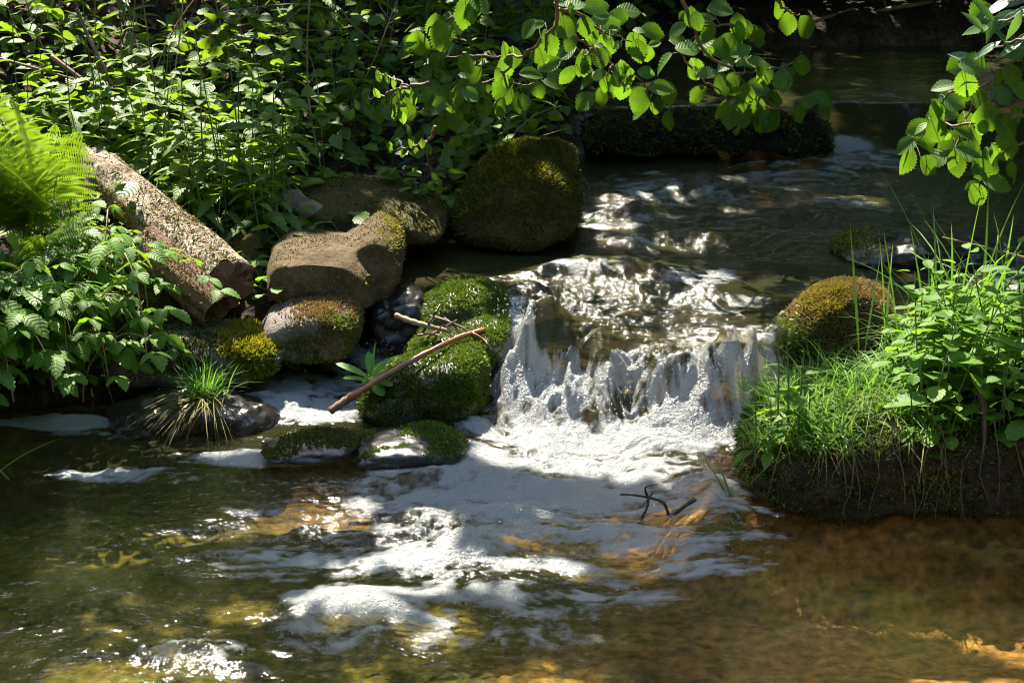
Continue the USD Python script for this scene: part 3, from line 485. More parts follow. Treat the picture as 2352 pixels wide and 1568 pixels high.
b, o, v, f = boulder('far_bank_boulder', 'dim boulder on the far bank at the top right', [[(1330 + 2110 - 1330, 100), (2120, 60), (2180, 45), (2240, 60), (2260, 110), (2180, 130)]], 8.3, 0.4, 'rock_moss_dark', seed=57)
# small pale stones on the bank behind
for k, (px, py, r, m, lab) in enumerate(((905, 430, 24, 'rock_pale', 'small pale stone, leftmost of those beside the creeping leaves'), (942, 432, 22, 'rock_pale', 'small pinkish stone behind the creeping leaves'), (880, 400, 17, 'rock_grey', 'small grey pebble on the litter above the slab'),
                                    (985, 445, 26, 'rock_tan', 'brown stone squeezed against the big boulder'), (1075, 325, 30, 'rock_pale', 'pinkish flat stone above the big boulder'), (845, 455, 18, 'rock_tan', 'small tan stone at the top of the slab'),
                                    (680, 420, 22, 'rock_pale', 'pale broken stone in the litter above the grey branch'), (690, 560, 20, 'rock_pale', 'small pale stone in the litter behind the tan boulder'), (565, 545, 18, 'rock_grey', 'small stone beside the log'),
                                    (1010, 370, 30, 'rock_tan', 'brown stone in shade above the slab'), (770, 380, 16, 'rock_tan', 'little brown stone among the seedlings'), (930, 380, 15, 'rock_grey', 'little grey stone in the leaf litter'))):
    y0 = onland(px, py)[1]; ang = np.linspace(0, 2 * np.pi, 9)[:-1]
    rr = r * (0.8 + 0.4 * rs.rand(8))
    v, f, n = rock_mesh([[(px + a * math.cos(t) * 1.15, py + a * math.sin(t) * .8) for a, t in zip(rr, ang)]], y0, r * 0.0026, edge=.012, smooth=4, lump=.006, fine=.002, seed=60 + k)
    tag(put('bank_stone', v, f, m), lab, 'stone', None)
# ---------------------------------------------------------------- the right-hand hummock: turf and earth
hv, hf, hn = rock_mesh([[(1690, 1130), (1695, 1060), (1720, 985), (1790, 945), (1900, 920), (2050, 900), (2200, 880), (2420, 860), (2700, 860), (2700, 1200), (2300, 1195), (2000, 1200), (1800, 1185), (1715, 1165)]], 3.54, 0.40, seed=63, lump=0.045, fine=.007, edge=.016, smooth=8)
t = thing('turf_hummock', 'dark overhanging hummock of turf and roots in the stream at the right', 'bank', base_of(hv)); H = str(t.GetPath()); ho = base_of(hv)
put('earth', hv - ho, hf, 'soil', H)
add_moss(H, ho, hv, hf, 22000, 'moss_dark', 0.012, 0.0045, lambda p, nn: .15 + (n3(p[:, 0] * 14, p[:, 1] * 14, p[:, 2] * 14, 13, 3) > .5), 29, droop=.3)
add_moss(H, ho, hv, hf, 9000, 'moss_green', 0.010, 0.004, lambda p, nn: patch(2150, 1130, 90, 35, 2)(p, nn) + .25 * (n3(p[:, 0] * 9, p[:, 1] * 9, p[:, 2] * 9, 33, 3) > .5) + .6 * patch(1700, 1080, 25, 70)(p, nn), 30, name='green_moss', droop=.3)
for k in range(13):
    px = rs.uniform(1800, 2340); py = rs.uniform(960, 1060); p0 = at(px, py, 3.33); pts = [p0]
    for j in range(4): pts.append(pts[-1] + [rs.uniform(-.018, .018), -.006 + rs.uniform(-.01, .006), -rs.uniform(.02, .06)])
    tv, tf = tube(spline(pts, 9) - ho, np.linspace(.0016, .0006, 9), 5)
    put('hanging_root', tv, tf, 'bark', H)
add_moss(H, ho, hv, hf, 12000, 'moss_green', 0.014, 0.004, lambda p, nn: np.clip(nn[:, 2] - .25, 0, 1) * (p[:, 0] < 1.3), 34, name='turf_moss')
hm = trimesh.Trimesh(hv, hf, process=False)
# ---------------------------------------------------------------- log and branches
def log_thing(name, label, a, b, ra, rb, mat, bend=0, sides=44, n=60, seed=0, cat='log', flat=1.0):
    p = np.linspace(0, 1, n)[:, None]; c = a + (b - a) * p; c[:, 2] += bend * np.sin(np.pi * p[:, 0])
    v, f = tube(c, np.linspace(ra, rb, n), sides, cap=False)
    ax = (b - a) / np.linalg.norm(b - a); al = (v - a) @ ax; cc = a + np.outer(al, ax); rad = v - cc
    cx = np.arctan2(rad @ np.cross(ax, [0, 0, 1.0]), rad[:, 2])
    k = 1 + 0.36 * (n3(np.cos(cx) * 2.2, np.sin(cx) * 2.2, al * 2.5, seed, 4) - .5) + 0.22 * (n3(np.cos(cx) * 7, np.sin(cx) * 7, al * 3, seed + 2, 3) - .5)
    return cc + rad * k[:, None] , f, c, ax
A, B = at(215, 385, 4.78), at(528, 648, 4.13)
lv, lf, lc, ax = log_thing('log', '', A, B, .066, .066, 'log_wood', seed=5)
t = thing('fallen_log', 'weathered pale log with orange moss, its broken end towards the stream', 'log', A); P = str(t.GetPath())
put('trunk', lv - A, lf, 'log_wood', P)
lv[-44:] += ax * (.04 * (n3(np.cos(np.arange(44) / 7.) * 2, np.sin(np.arange(44) / 7.) * 2, 0, 8, 3) - .5))[:, None]; ring = lv[-44:]; cen = ring.mean(0); ev = [ring]
for k, s in ((1, .97), (2, .6), (3, .25)):
    rr = cen + (ring - cen) * s + ax * (.004 if k == 1 else .008) + ax[None] * .016 * (rs.rand(44, 1) - .5); ev.append(rr)
ev.append(cen[None] + ax * .01); ev = np.vstack(ev)
ef = [[44 * r + j, 44 * r + (j + 1) % 44, 44 * (r + 1) + (j + 1) % 44] for r in range(3) for j in range(44)] + [[44 * r + j, 44 * (r + 1) + (j + 1) % 44, 44 * (r + 1) + j] for r in range(3) for j in range(44)] + [[132 + j, 132 + (j + 1) % 44, 176] for j in range(44)]
put('broken_end', ev - A, ef, 'rotten_wood', P)
up = lambda p, nn: np.clip(nn[:, 2], 0, 1)
add_moss(P, A, lv, lf, 7500, 'moss_orange', 0.010, 0.004, lambda p, nn: np.exp(-((((p - A) @ np.array([.8, .4, .3])) % 1) * 0)) * np.clip(nn[:, 0] + .1, 0, 1) * np.clip(nn[:, 2] + .3, 0, 1) * (n3(p[:, 0] * 12, p[:, 1] * 12, p[:, 2] * 12, 14, 3) > .47), 31, name='orange_moss')
add_moss(P, A, lv, lf, 2500, 'moss_brown', 0.009, 0.004, lambda p, nn: (n3(p[:, 0] * 12, p[:, 1] * 12, p[:, 2] * 12, 15, 3) > .57) * 1.0, 32, name='brown_moss')
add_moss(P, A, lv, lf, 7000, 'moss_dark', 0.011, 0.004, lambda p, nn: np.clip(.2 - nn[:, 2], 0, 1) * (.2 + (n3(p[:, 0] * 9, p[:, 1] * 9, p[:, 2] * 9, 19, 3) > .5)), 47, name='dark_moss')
# fallen bark piece in front of the log
A2, B2 = at(330, 560, 4.2), at(500, 715, 4.06)
v, f, c, _ = log_thing('x', '', A2, B2, .055, .045, '', seed=9, n=18)
t = thing('bark_slab', 'reddish rotten slab of wood leaning under the log', 'wood', A2); P = str(t.GetPath())
put('slab', v - A2, f, 'rotten_wood', P); add_moss(P, A2, v, f, 3500, 'moss_brown', 0.008, 0.004, lambda p, nn: (n3(p[:, 0] * 14, p[:, 1] * 14, p[:, 2] * 14, 16, 3) > .46) * 1.0, 33)
pts = spline([onland(540, 415, .03), onland(620, 440, .05), onland(690, 475, .06), onland(740, 510, .05), onland(772, 550, .0)], 26)
v, f = tube(pts, np.linspace(.038, .034, 26) * (1 + .12 * np.sin(np.arange(26) * 1.3)), 14); 
nv = v + 0.006 * (n3(v[:, 0] * 30, v[:, 1] * 30, v[:, 2] * 30, 3, 3) - .5)[:, None]
tag(put('grey_branch', nv, f, 'grey_wood'), 'thick bare grey branch bent down behind the tan boulder', 'branch')
v, f = tube(spline([onland(690, 515, .03), onland(730, 530, .03), onland(765, 558, .0)], 12), .018, 10)
tag(put('grey_branch', v, f, 'grey_wood'), 'short grey forked stub below the thick bent branch', 'branch')
# ---------------------------------------------------------------- sticks
def stick(name, label, spots, r0, r1, mat, cat='stick', n=20, sides=7, forks=(), group=None):
    pts = spline([at(*s) for s in spots], n); o = pts[0].copy()
    rad = np.linspace(r0, r1, n) * (1 + .15 * np.sin(np.arange(n) * 2.1))
    if not forks:
        v, f = tube(pts, rad, sides); return tag(put(name, v, f, mat), label, cat, group)
    t = thing(name, label, cat, o, group); P = str(t.GetPath())
    v, f = tube(pts - o, rad, sides); put('stem', v, f, mat, P)
    for fk, fr in forks:
        v, f = tube(spline([at(*s) for s in fk], 12) - o, np.linspace(fr, fr * .5, 12), 6); put('side_twig', v, f, mat, P)
    return t
stick('orange_stick', 'long wet orange-brown stick lying across the midstream moss rock', [(800, 915, 3.80), (915, 845, 3.86), (1000, 800, 3.93), (1060, 772, 4.0), (1112, 757, 4.03)], .0075, .006, 'wet_stick', forks=[([(1085, 765, 4.01), (1105, 775, 4.0), (1120, 790, 3.98)], .0035)])
stick('wet_brown_stick', 'short thick light-brown stick above the twig heap', [(908, 724, 4.1), (960, 742, 4.07), (1035, 760, 4.04)], .0075, .006, 'dry_stem')
stick('root_stick', 'dark bent stick below the dock plant', [(757, 945, 3.8), (800, 915, 3.82), (850, 880, 3.86)], .009, .011, 'rotten_wood')
for k, (a, b_, lab) in enumerate((((985, 725), (1075, 760), 'thin grey twig, top one of the heap on the midstream moss rock'), ((1000, 728), (1090, 770), 'thin grey twig under the top one of the heap'), ((970, 765), (1000, 715), 'short upright twig at the left of the heap'), ((980, 775), (1050, 735), 'dark twig crossing the heap'),
                                  ((960, 770), (1010, 770), 'stub of twig lying level at the heap'), ((1010, 700), (985, 740), 'twig leaning on the moss above the heap'), ((1020, 730), (1060, 775), 'reddish twig at the right of the heap'), ((990, 790), (1012, 750), 'small brown twig below the heap'))):
    stick('twig', lab, [(*a, 4.07), ((a[0] + b_[0]) / 2 + 4, (a[1] + b_[1]) / 2 - 3, 4.05), (*b_, 4.03)], .0032, .002, ('grey_wood', 'red_stem', 'dark_stick')[k % 3], cat='twig', n=8, sides=5)
stick('black_twig', 'black forked twig sticking out of the foam', [(1598, 1145, 3.33), (1560, 1172, 3.33), (1540, 1185, 3.34), (1525, 1155, 3.33), (1490, 1142, 3.32), (1425, 1135, 3.3)], .0045, .002, 'dark_stick',
      forks=[([(1490, 1142, 3.32), (1482, 1120, 3.31), (1512, 1112, 3.3)], .0028), ([(1490, 1140, 3.32), (1478, 1185, 3.31), (1437, 1222, 3.3)], .003), ([(1480, 1175, 3.31), (1472, 1190, 3.31)], .002), ([(1500, 1130, 3.31), (1485, 1150, 3.31), (1475, 1160, 3.31)], .0022)])
# ---------------------------------------------------------------- leaves and plants
R = np.random.RandomState(21)
OUT = {'nettle': lambda t: (t ** 0.38) * (1 - t) ** 0.85 * 1.62, 'hazel': lambda t: np.where(t < .55, np.sin(np.pi / 2 * np.clip(t / .55, 0, 1) ** .75) ** .8, np.cos(np.pi / 2 * np.clip((t - .55) / .45, 0, 1)) ** 1.0),
       'ovate': lambda t: np.sin(np.pi * t ** 0.75) ** 0.8, 'lance': lambda t: np.sin(np.pi * t ** 0.8) ** 1.1, 'oblong': lambda t: np.sin(np.pi * t ** 0.9) ** 0.6 * (.6 + .4 * t), 'oval': lambda t: np.sin(np.pi * t) ** 0.65,
       'maple': lambda t: np.sin(np.pi * t ** 0.7) ** 0.7}
def leaf(kind, Ln, Wd, n=9, serr=0.0, fold=0.25, droop=0.5, pleat=0.0, twist=0.0, cols=5):
    t = np.linspace(0, 1, n); w = OUT[kind](np.clip(t, 1e-4, 1)) * Wd / 2; w[0] = max(w[0] * .2, Wd * .02); w[-1] = Wd * .01
    c = np.linspace(-1, 1, cols)
    X = np.repeat((t * Ln)[:, None], cols, 1); S = np.repeat(w[:, None], cols, 1) * c
    if serr:
        e = np.abs(c) > .99; odd = (np.arange(n) % 2 == 1) & (np.arange(n) < n - 1)
        S[np.ix_(odd, e)] *= 1 - serr; ev = (~odd) & (np.arange(n) > 0) & (np.arange(n) < n - 1); X[np.ix_(ev, e)] += Ln / n * .5
    Z = fold * np.abs(S) - droop * Ln * (X / Ln) ** 2 * .5
    if pleat: Z += pleat * np.cos(np.pi * np.arange(n))[:, None] * (np.abs(c) > .2)
    Z += twist * S * (X / Ln)
    v = np.stack([X, S, Z], -1).reshape(-1, 3)
    uv = np.stack([np.repeat((c * .5 + .5)[None], n, 0), np.repeat(t[:, None], cols, 1)], -1).reshape(-1, 2)
    f = grid_faces(n, cols); return v, np.vstack([f[:, [0, 1, 2]], f[:, [0, 2, 3]]]), uv
def norm(a): a = np.asarray(a, float); return a / (np.linalg.norm(a) + 1e-12)
def place(lf, pos, axis, normal):
    v, f, uv = lf; a = norm(axis); n = np.asarray(normal, float); n = norm(n - a * (n @ a)); b = np.cross(n, a)
    return np.asarray(pos) + v[:, :1] * a + v[:, 1:2] * b + v[:, 2:] * n, f, uv
def azel(az, el): return np.array([math.cos(az) * math.cos(el), math.sin(az) * math.cos(el), math.sin(el)])
UPV = np.array([0, 0, 1.0])
UsdGeom.Scope.Define(stage, '/World/Kinds'); stage.GetPrimAtPath('/World/Kinds').SetSpecifier(Sdf.SpecifierClass)
def kind(name):
    p = numbered(name, '/World/Kinds'); UsdGeom.Xform.Define(stage, p); return p
def grow(name, proto, loc, rz, sc, label, cat, group=None, tilt=(0, 0)):
    x = UsdGeom.Xform.Define(stage, numbered(name)); p = x.GetPrim()
    p.GetReferences().AddInternalReference(proto); p.SetInstanceable(True)
    x.AddTranslateOp().Set(Gf.Vec3d(*map(float, loc))); x.AddRotateXYZOp().Set(Gf.Vec3f(tilt[0], tilt[1], math.degrees(rz))); x.AddScaleOp().Set(Gf.Vec3f(*(np.ones(3) * sc).tolist()))
    return tag(p, label, cat, group)
def u(a, b): return R.uniform(a, b)

def nettle_kind(h, pairs, big=1.0, mat='nettle_leaf', form='nettle'):
    P = kind('nettle'); top = np.array([u(-.12, .12) * h, u(-.12, .12) * h, h])
    st = spline([(0, 0, -.03), top * [.3, .3, .5], top], 8); v, f = tube(st, np.linspace(.0026, .0013, 8), 5); put('stem', v, f, 'stem', P)
    a0 = u(0, 6)
    for k in range(pairs):
        t = 0.22 + 0.78 * (k / (pairs - 1)); p = spline(st, 40)[int(39 * t)]; g = math.sin(math.pi * min(1, .25 + .62 * (1 - t) ** .7 + .1))
        ln = (.122 - .088 * t ** 2.2) * big * u(.85, 1.1); 
        for s in (0, math.pi):
            az = a0 + k * math.pi / 2 + s + u(-.25, .25); el = (-.25 + .75 * t ** 2) + u(-.2, .2)
            d = azel(az, el); pet = .022 * (1 - .6 * t) * big; q = p + azel(az, .35) * pet
            lv = place(leaf(form, ln, ln * u(.5, .6), 15, .26, .28, u(.35, .8)), q, d, UPV + 0.2 * R.randn(3))
            put('leaf', lv[0], lv[1], mat, P, True, lv[2])
    return P
NET = [nettle_kind(*a) for a in ((.30, 5), (.36, 6), (.26, 5), (.42, 6), (.34, 5), (.22, 4), (.5, 7))]
def seedling_kind(n, form='oval', size=.035, h=.08, mat='bramble_leaf'):
    P = kind('seedling')
    for k in range(n):
        az = k * 2.4 + u(-.4, .4); top = azel(az, u(.6, 1.3)) * h * u(.6, 1.1); v, f = tube(spline([(0, 0, -.01), top * [.4, .4, .7], top], 5), .0011, 4); put('stem', v, f, 'stem', P)
        ln = size * u(.8, 1.25); lv = place(leaf(form, ln, ln * u(.75, .95), 9, .15, .15, u(.1, .5)), top, azel(az, u(-.3, .25)), UPV + .25 * R.randn(3)); put('leaf', lv[0], lv[1], mat, P, True, lv[2])
    return P
SEED = [seedling_kind(7), seedling_kind(6, 'maple', .045, .1), seedling_kind(9, 'oval', .03, .06), seedling_kind(7, 'ovate', .05, .13, 'nettle_leaf'), seedling_kind(6, 'hazel', .05, .14, 'dark_leaf')]
def trifoliate(P, pos, az, el, size, mat, n=3, serr=.2):
    d = azel(az, el); nn = UPV + .25 * R.randn(3)
    for k in range(n):
        a = az + (0, 1.15, -1.15, 2.0, -2.0)[k]; off = (0.35, 0.05, 0.05, -.1, -.1)[k] * size
        ln = size * (1.1, .92, .92, .75, .75)[k] * u(.9, 1.1); lv = place(leaf('ovate', ln, ln * u(.62, .74), 13, serr, .22, u(.3, .7)), pos + d * off, azel(a, el + u(-.2, .1)), nn)
        put('leaflet', lv[0], lv[1], mat, P, True, lv[2])
def bramble_kind(ln, n, size, mat='bramble_leaf', arch=.5):
    P = kind('bramble'); st = spline([(0, 0, -.03), (ln * .25, u(-.05, .05) * ln, ln * .55), (ln * .6, u(-.1, .1) * ln, ln * .75), (ln, u(-.15, .15) * ln, ln * (.75 - arch))], 16)
    v, f = tube(st, np.linspace(.003, .0014, 16), 5); put('stem', v, f, 'dry_stem', P)
    for k in range(n):
        t = .18 + .82 * k / (n - 1); p = spline(st, 50)[int(49 * t)]; az = (k % 2 * 2 - 1) * u(.6, 1.5) if k < n - 1 else 0
        q = p + azel(az, u(.1, .7)) * size * u(.6, 1.0); v, f = tube([p, (p + q) / 2 + [0, 0, .004], q], .0009, 4); put('leaf_stalk', v, f, 'stem', P)
        trifoliate(P, q, az + u(-.3, .3), u(-.5, .1), size * u(.8, 1.15), mat, 3 if k % 3 else 5)
    return P
BRA = [bramble_kind(.34, 8, .058), bramble_kind(.28, 7, .062, arch=.5), bramble_kind(.36, 9, .055, arch=.55), bramble_kind(.24, 6, .052, arch=.3)]
SBR = [bramble_kind(.2, 7, .03, arch=.4), bramble_kind(.16, 6, .034, arch=.3)]
EMPTY = []
# --- left bank: nettles
LITL = 'left bank'
cnt = 0
def land_spots(n, x0, x1, y0, y1, mind, seed, test=None):
    r = np.random.RandomState(seed); out = []
    for _ in range(n * 60):
        y = r.uniform(y0, y1); x = r.uniform(x0, x1)
        if abs(x) > y * .33 + .15 or shore_dist(x, y) < .06: continue
        if out and min((x - a) ** 2 + (y - b) ** 2 for a, b in out) < mind ** 2: continue
        px, py = pix([x, y, float(gz(x, y))])
        if test and not test(px, py, x, y): continue
        out.append((x, y))
        if len(out) >= n: break
    return out
def bare(px, py, x, y): return not (600 < px < 1060 and py > 385) and not (px < 640 and py > 560) and not (px > 820 and 300 < py < 385 and R.rand() < .8)
for x, y in land_spots(215, -2.6, .3, 4.75, 8.3, .10, 3, bare):
    k = R.randint(len(NET)); far = y > 6
    grow('nettle', NET[k], (x, y, gz(x, y)), u(0, 6.28), u(.8, 1.1) * (1.25 if far else 1.0), 'stinging nettle in the dense green undergrowth of the left bank', 'nettle', 'nettles in the undergrowth of the left bank', (u(-8, 8), u(-8, 8)))
for px, py, y, k, s, lab in ((375, 440, 4.95, 1, 1.15, 'tall nettle right of the log, its top leaves pale green in the sun'), (440, 490, 4.9, 3, 1.05, 'nettle with a bright sunlit top rosette above the broken log'), (525, 540, 4.8, 0, 1.05, 'nettle standing closest to the broken end of the log'), (560, 500, 5.0, 3, 1.0, 'tall nettle with a long bare stem above the grey branch'),
                             (640, 420, 5.3, 1, 1.1, 'nettle above the bare grey branch'), (305, 395, 5.1, 4, 1.2, 'nettle behind the upper end of the log'), (60, 420, 5.2, 6, 1.0, 'nettle rising behind the fern at the left edge'), (170, 430, 5.2, 3, 1.1, 'nettle behind the fern tips'), (240, 380, 5.3, 1, 1.1, 'nettle with sunlit leaves between the fern and the log'), (600, 580, 4.75, 2, .9, 'small nettle with a yellowing leaf behind the tan boulder')):
    p = onland(px, py); grow('nettle', NET[k], p, u(0, 6.28), s, lab, 'nettle', None, (u(-6, 6), u(-6, 6)))
for k in range(16):
    px = u(330, 660); py = min(u(430, 540), 350 + (px - 215) * .84); p = onland(px, py)
    grow('nettle', NET[R.randint(6)], p, u(0, 6.28), u(.95, 1.3), 'sunlit nettle between the log and the grey branch', 'nettle', 'sunlit nettles between the log and the grey branch', (u(-8, 8), u(-8, 8)))
for k in range(26):
    px = u(400, 660); py = min(u(470, 570), 350 + (px - 215) * .84); p = onland(px, py)
    grow('nettle', NET[(0, 2, 5, 4)[k % 4]], p, u(0, 6.28), u(.75, 1.05), 'low nettle crowding the ground behind the log', 'nettle', 'low nettles behind the log', (u(-10, 10), u(-10, 10)))
# --- seedlings
for x, y in land_spots(150, -2.4, .25, 4.4, 7.6, .08, 5, lambda px, py, x, y: py > 120):
    grow('seedling', SEED[R.randint(len(SEED))], (x, y, gz(x, y)), u(0, 6.28), u(.8, 1.35), 'small round-leaved seedling on the leaf litter of the left bank', 'seedling', 'seedlings on the litter of the left bank')
# --- creeping leaves by the big boulder
for px, py, y, lab in ((915, 440, 4.95, 'bunch of small leaves in front of the pale stones'), (960, 470, 4.85, 'clover-like leaves hanging beside the big boulder'), (600, 660, 4.3, 'little sprig of leaves between log and tan boulder'), (640, 700, 4.2, 'small leafy sprig at the foot of the tan boulder'), (580, 640, 4.35, 'tiny sprig of leaf pairs behind the log end')):
    p = at(px, py, y); grow('seedling', SEED[2], p, u(0, 6), 1.25, lab, 'seedling')
# --- raspberry at the lower left
for k in range(38):
    px = u(-90, 240); py = u(700, 905) - max(0, px - 150) * .6; p = onland(px, py)
    grow('raspberry_cane', BRA[k % 4], p, u(-2.6, -.7), u(.75, 1.15), 'leafy raspberry cane in the thicket at the lower left, over the water', 'raspberry', 'raspberry canes in the thicket at the lower left')
for k, (px, py, y) in enumerate(((120, 880, 3.88), (30, 900, 3.85), (190, 900, 3.9), (60, 830, 3.9), (150, 820, 3.92), (-20, 780, 3.9), (210, 780, 3.95), (255, 740, 4.0))):
    p = at(px, py, y); grow('raspberry_cane', BRA[(k + 1) % 4], p, u(-2.2, .2), u(.6, .85), 'raspberry shoot trailing down to the water at the lower left', 'raspberry', 'raspberry shoots trailing to the water')
for k in range(18):
    px = u(150, 370); py = 560 + (px - 150) * .5 + u(-30, 60); p = at(px, py, u(4.2, 4.45)); grow('small_bramble', SBR[k % 2], p, u(-3.2, -.8), u(.85, 1.2), 'small sunlit bramble shoot in front of the log', 'bramble', 'small bramble shoots in front of the log')
# --- fern
def frond(ln, mb, base, az, el, seed, curl=.5):
    r = np.random.RandomState(seed); n = 21; d = azel(az, el)
    t = np.linspace(0, 1, 14)[:, None]; side = azel(az, 0); pts = base + d * t * ln + side * (t ** 2.2) * ln * curl * .5 - UPV * (t ** 2.6) * ln * curl * .45
    v, f = tube(pts, np.linspace(.0016, .0004, 14), 4); mb.add(v, f)
    sp = spline(pts, 60); tan = np.gradient(sp, axis=0); tan /= np.linalg.norm(tan, axis=1, keepdims=True)
    nn0 = norm(np.cross(tan[20], np.cross(UPV, tan[20])) + .3 * r.randn(3))
    for k in range(n):
        s = .16 + .84 * k / n; i = int(59 * s); p = sp[i]; w = ln * .26 * math.sin(math.pi * min(1, (.16 + s * .86)) ** .9) ** .8 * (1.05 - .55 * s) + .004
        b = norm(np.cross(nn0, tan[i]))
        for sg in (-1, 1):
            dd = norm(b * sg + tan[i] * .45 - UPV * .1 + .06 * r.randn(3)); m = max(4, int(w / .0055)); q = np.linspace(.06, 1, m)[:, None]
            c = p + dd * w * q - UPV * (q ** 2) * w * .18; lw = .0105 * np.sin(np.pi * np.clip(.2 + .75 * q, 0, 1)) * (ln / .5) ** .5
            for g in (-1, 1):
                bb = norm(np.cross(nn0, dd)) * g
                v = np.stack([c - dd * .0022, c + bb * lw + dd * .001, c + dd * .0024 + 0 * lw], 1).reshape(-1, 3); j = np.arange(m)[:, None] * 3
                mb.add(v, j + [[0, 1, 2]])
def fern(label, px, py, y, n, ln, seed, az0=-1.6, spread=2.6):
    o = at(px, py, y); t = thing('fern', label, 'fern', o); r = np.random.RandomState(seed)
    for k in range(n):
        mb = MB(); frond(ln * r.uniform(.7, 1.1), mb, np.array([r.uniform(-.05, .05), r.uniform(-.03, .03), 0]), az0 + r.uniform(-.5, .5) * spread, r.uniform(.9, 1.45), seed * 100 + k, r.uniform(.35, .75)); mb.build('frond', 'fern_leaf', str(t.GetPath()), smooth=False)
fern('large feathery fern glowing yellow-green in the sun at the left edge', 80, 570, 4.3, 25, .62, 1, -2.1, 2.4)
fern('fern clump cut off by the left edge, beside the large fern', -40, 560, 4.25, 14, .6, 2, -1.8)
fern('smaller fern in front of the large fern', 60, 700, 4.1, 10, .34, 3)
# --- hazel branches
def leaf_at(P, o, px, py, y, ln, wd, mat, form, ang, serr=.17, pleat=.0006, tilt=None, n=21):
    "a leaf whose middle shows at that spot, its tip pointing at the picture angle ang (degrees, 0 right, -90 down)"
    a = math.radians(ang); ax = np.array([math.cos(a), u(-.45, .25), math.sin(a)]); ax = norm(ax)
    nn = tilt if tilt is not None else np.array([u(-.6, .6), -.7 + u(-.5, .4), .75])
    c = at(px, py, y); lv = place(leaf(form, ln, wd, n, serr, u(.0, .35), u(-.1, .9), pleat, u(-.4, .4)), c - ax * ln * .5, ax, nn)
    put('leaf', lv[0] - o, lv[1], mat, P, True, lv[2]); return c - ax * ln * .5
def branch(name, label, lines, leaves, y0, dy, mat, form, size, ratio, wood='hazel_twig', r0=.006, cat='branch', extra=0, serr=.18, down=-75, spread=80):
    pts = [np.array([at(px, py, y0 + dy * (k / max(1, len(l) - 1) - .5)) for k, (px, py) in enumerate(l)]) for l in lines]
    o = pts[0][0]; t = thing(name, label, cat, o); P = str(t.GetPath()); allp = []
    for i, p in enumerate(pts):
        s = spline(p, 22); s[1:-1] += R.randn(20, 3) * .0025; allp.append(s); v, f = tube(s - o, np.linspace(r0 if i == 0 else r0 * .6, .0012, 22), 6); put('twig', v, f, wood, P)
    ap = np.vstack(allp); tr = cKDTree(np.stack(pix(ap), -1))
    lst = [(x, y, 1.0) for x, y in leaves]
    for k in range(extra):
        q = ap[R.randint(len(ap))]; x, y = pix(q); lst.append((x + u(-45, 45), y + u(-25, 45), u(.35, .95)))
    for x, y, s in lst:
        d, i = tr.query((x, y)); q = ap[i]; yy = q[1] + u(-.08, .08); ln = size * s * u(.88, 1.15)
        tx, ty = pix(q); ang = math.degrees(math.atan2(-(y - ty), x - tx)) if d > 12 else down
        ang = down + np.clip(((ang - down + 180) % 360) - 180, -spread, spread) + u(-18, 18)
        st = leaf_at(P, o, x, y, yy, ln, ln * ratio * u(.8, 1.12), mat, form, ang, serr)
        v, f = tube(spline([q, (q + st) / 2 + [0, 0, .006], st], 5) - o, .0009, 4); put('leaf_stalk', v, f, 'stem', P)
HZ = 'hazel_leaf'
branch('hazel_branch', 'long hazel branch drooping leftwards over the big boulder', [[(1281, -20), (1274, 60), (1241, 97), (1194, 133), (1151, 170), (1071, 203), (990, 215), (880, 245)], [(1200, 130), (1120, 130), (1040, 130), (985, 155)], [(1151, 165), (1190, 195), (1240, 190)], [(1071, 203), (1040, 240), (1015, 265)]],
       [(1214, 65), (1266, 97), (1178, 133), (1071, 150), (1151, 200), (1188, 237), (1236, 207), (1273, 188), (1148, 250), (1011, 287), (871, 263), (937, 252), (1017, 230), (1044, 267), (1221, 167), (1084, 173), (991, 203), (951, 200), (894, 257), (1120, 245), (1240, 125), (1160, 160), (1060, 215)], 4.75, .5, HZ, 'hazel', .067, .84, extra=54)
branch('hazel_branch', 'hazel twig at the top with the palest sunlit leaf at its tip', [[(1104, -20), (1068, 20), (1017, 50), (971, 73), (957, 78)]], [(959, 103), (1066, 32), (1016, 83), (1043, 55), (1085, 20), (1100, 8), (1000, 62)], 4.6, .3, HZ, 'hazel', .076, .88, extra=6)
branch('hazel_branch', 'hazel branch reaching right from the top middle, hanging over the upper pool', [[(1284, 22), (1331, 33), (1371, 68), (1428, 85), (1481, 117)], [(1318, 83), (1361, 112), (1408, 150), (1444, 165), (1508, 213), (1568, 232)], [(1360, 112), (1340, 140)], [(1408, 150), (1390, 180)]],
       [(1338, 147), (1379, 133), (1391, 187), (1344, 233), (1381, 223), (1448, 187), (1351, 180), (1261, 147), (1468, 233), (1471, 253), (1518, 200), (1321, 8), (1368, 13), (1444, 22), (1535, 213), (1300, 60), (1345, 60), (1420, 40), (1500, 70), (1400, 60), (1460, 100), (1430, 210)], 4.7, .3, HZ, 'hazel', .067, .84, extra=50)
branch('hazel_branch', 'leafy hazel branch in the upper middle, its tip nearest the upper fall', [[(1560, -20), (1590, 60), (1620, 120), (1690, 170), (1745, 220), (1790, 250), (1870, 225)], [(1570, 130), (1640, 200), (1700, 215), (1765, 235)], [(1600, 60), (1680, 60), (1740, 70)], [(1745, 220), (1735, 265)], [(1690, 170), (1760, 160), (1840, 140)]],
       [(1653, 20), (1588, 40), (1736, 80), (1695, 57), (1701, 120), (1618, 97), (1658, 110), (1841, 152), (1658, 197), (1601, 217), (1738, 200), (1676, 267), (1721, 253), (1775, 227), (1745, 283), (1771, 283), (1835, 263), (1888, 227), (1895, 247), (1858, 233), (1798, 187), (1755, 167), (1668, 150), (1621, 167), (1628, 73), (1718, 143), (1555, 67), (1518, 143), (1580, 110), (1600, 160)], 4.75, .3, HZ, 'hazel', .067, .84, extra=54)
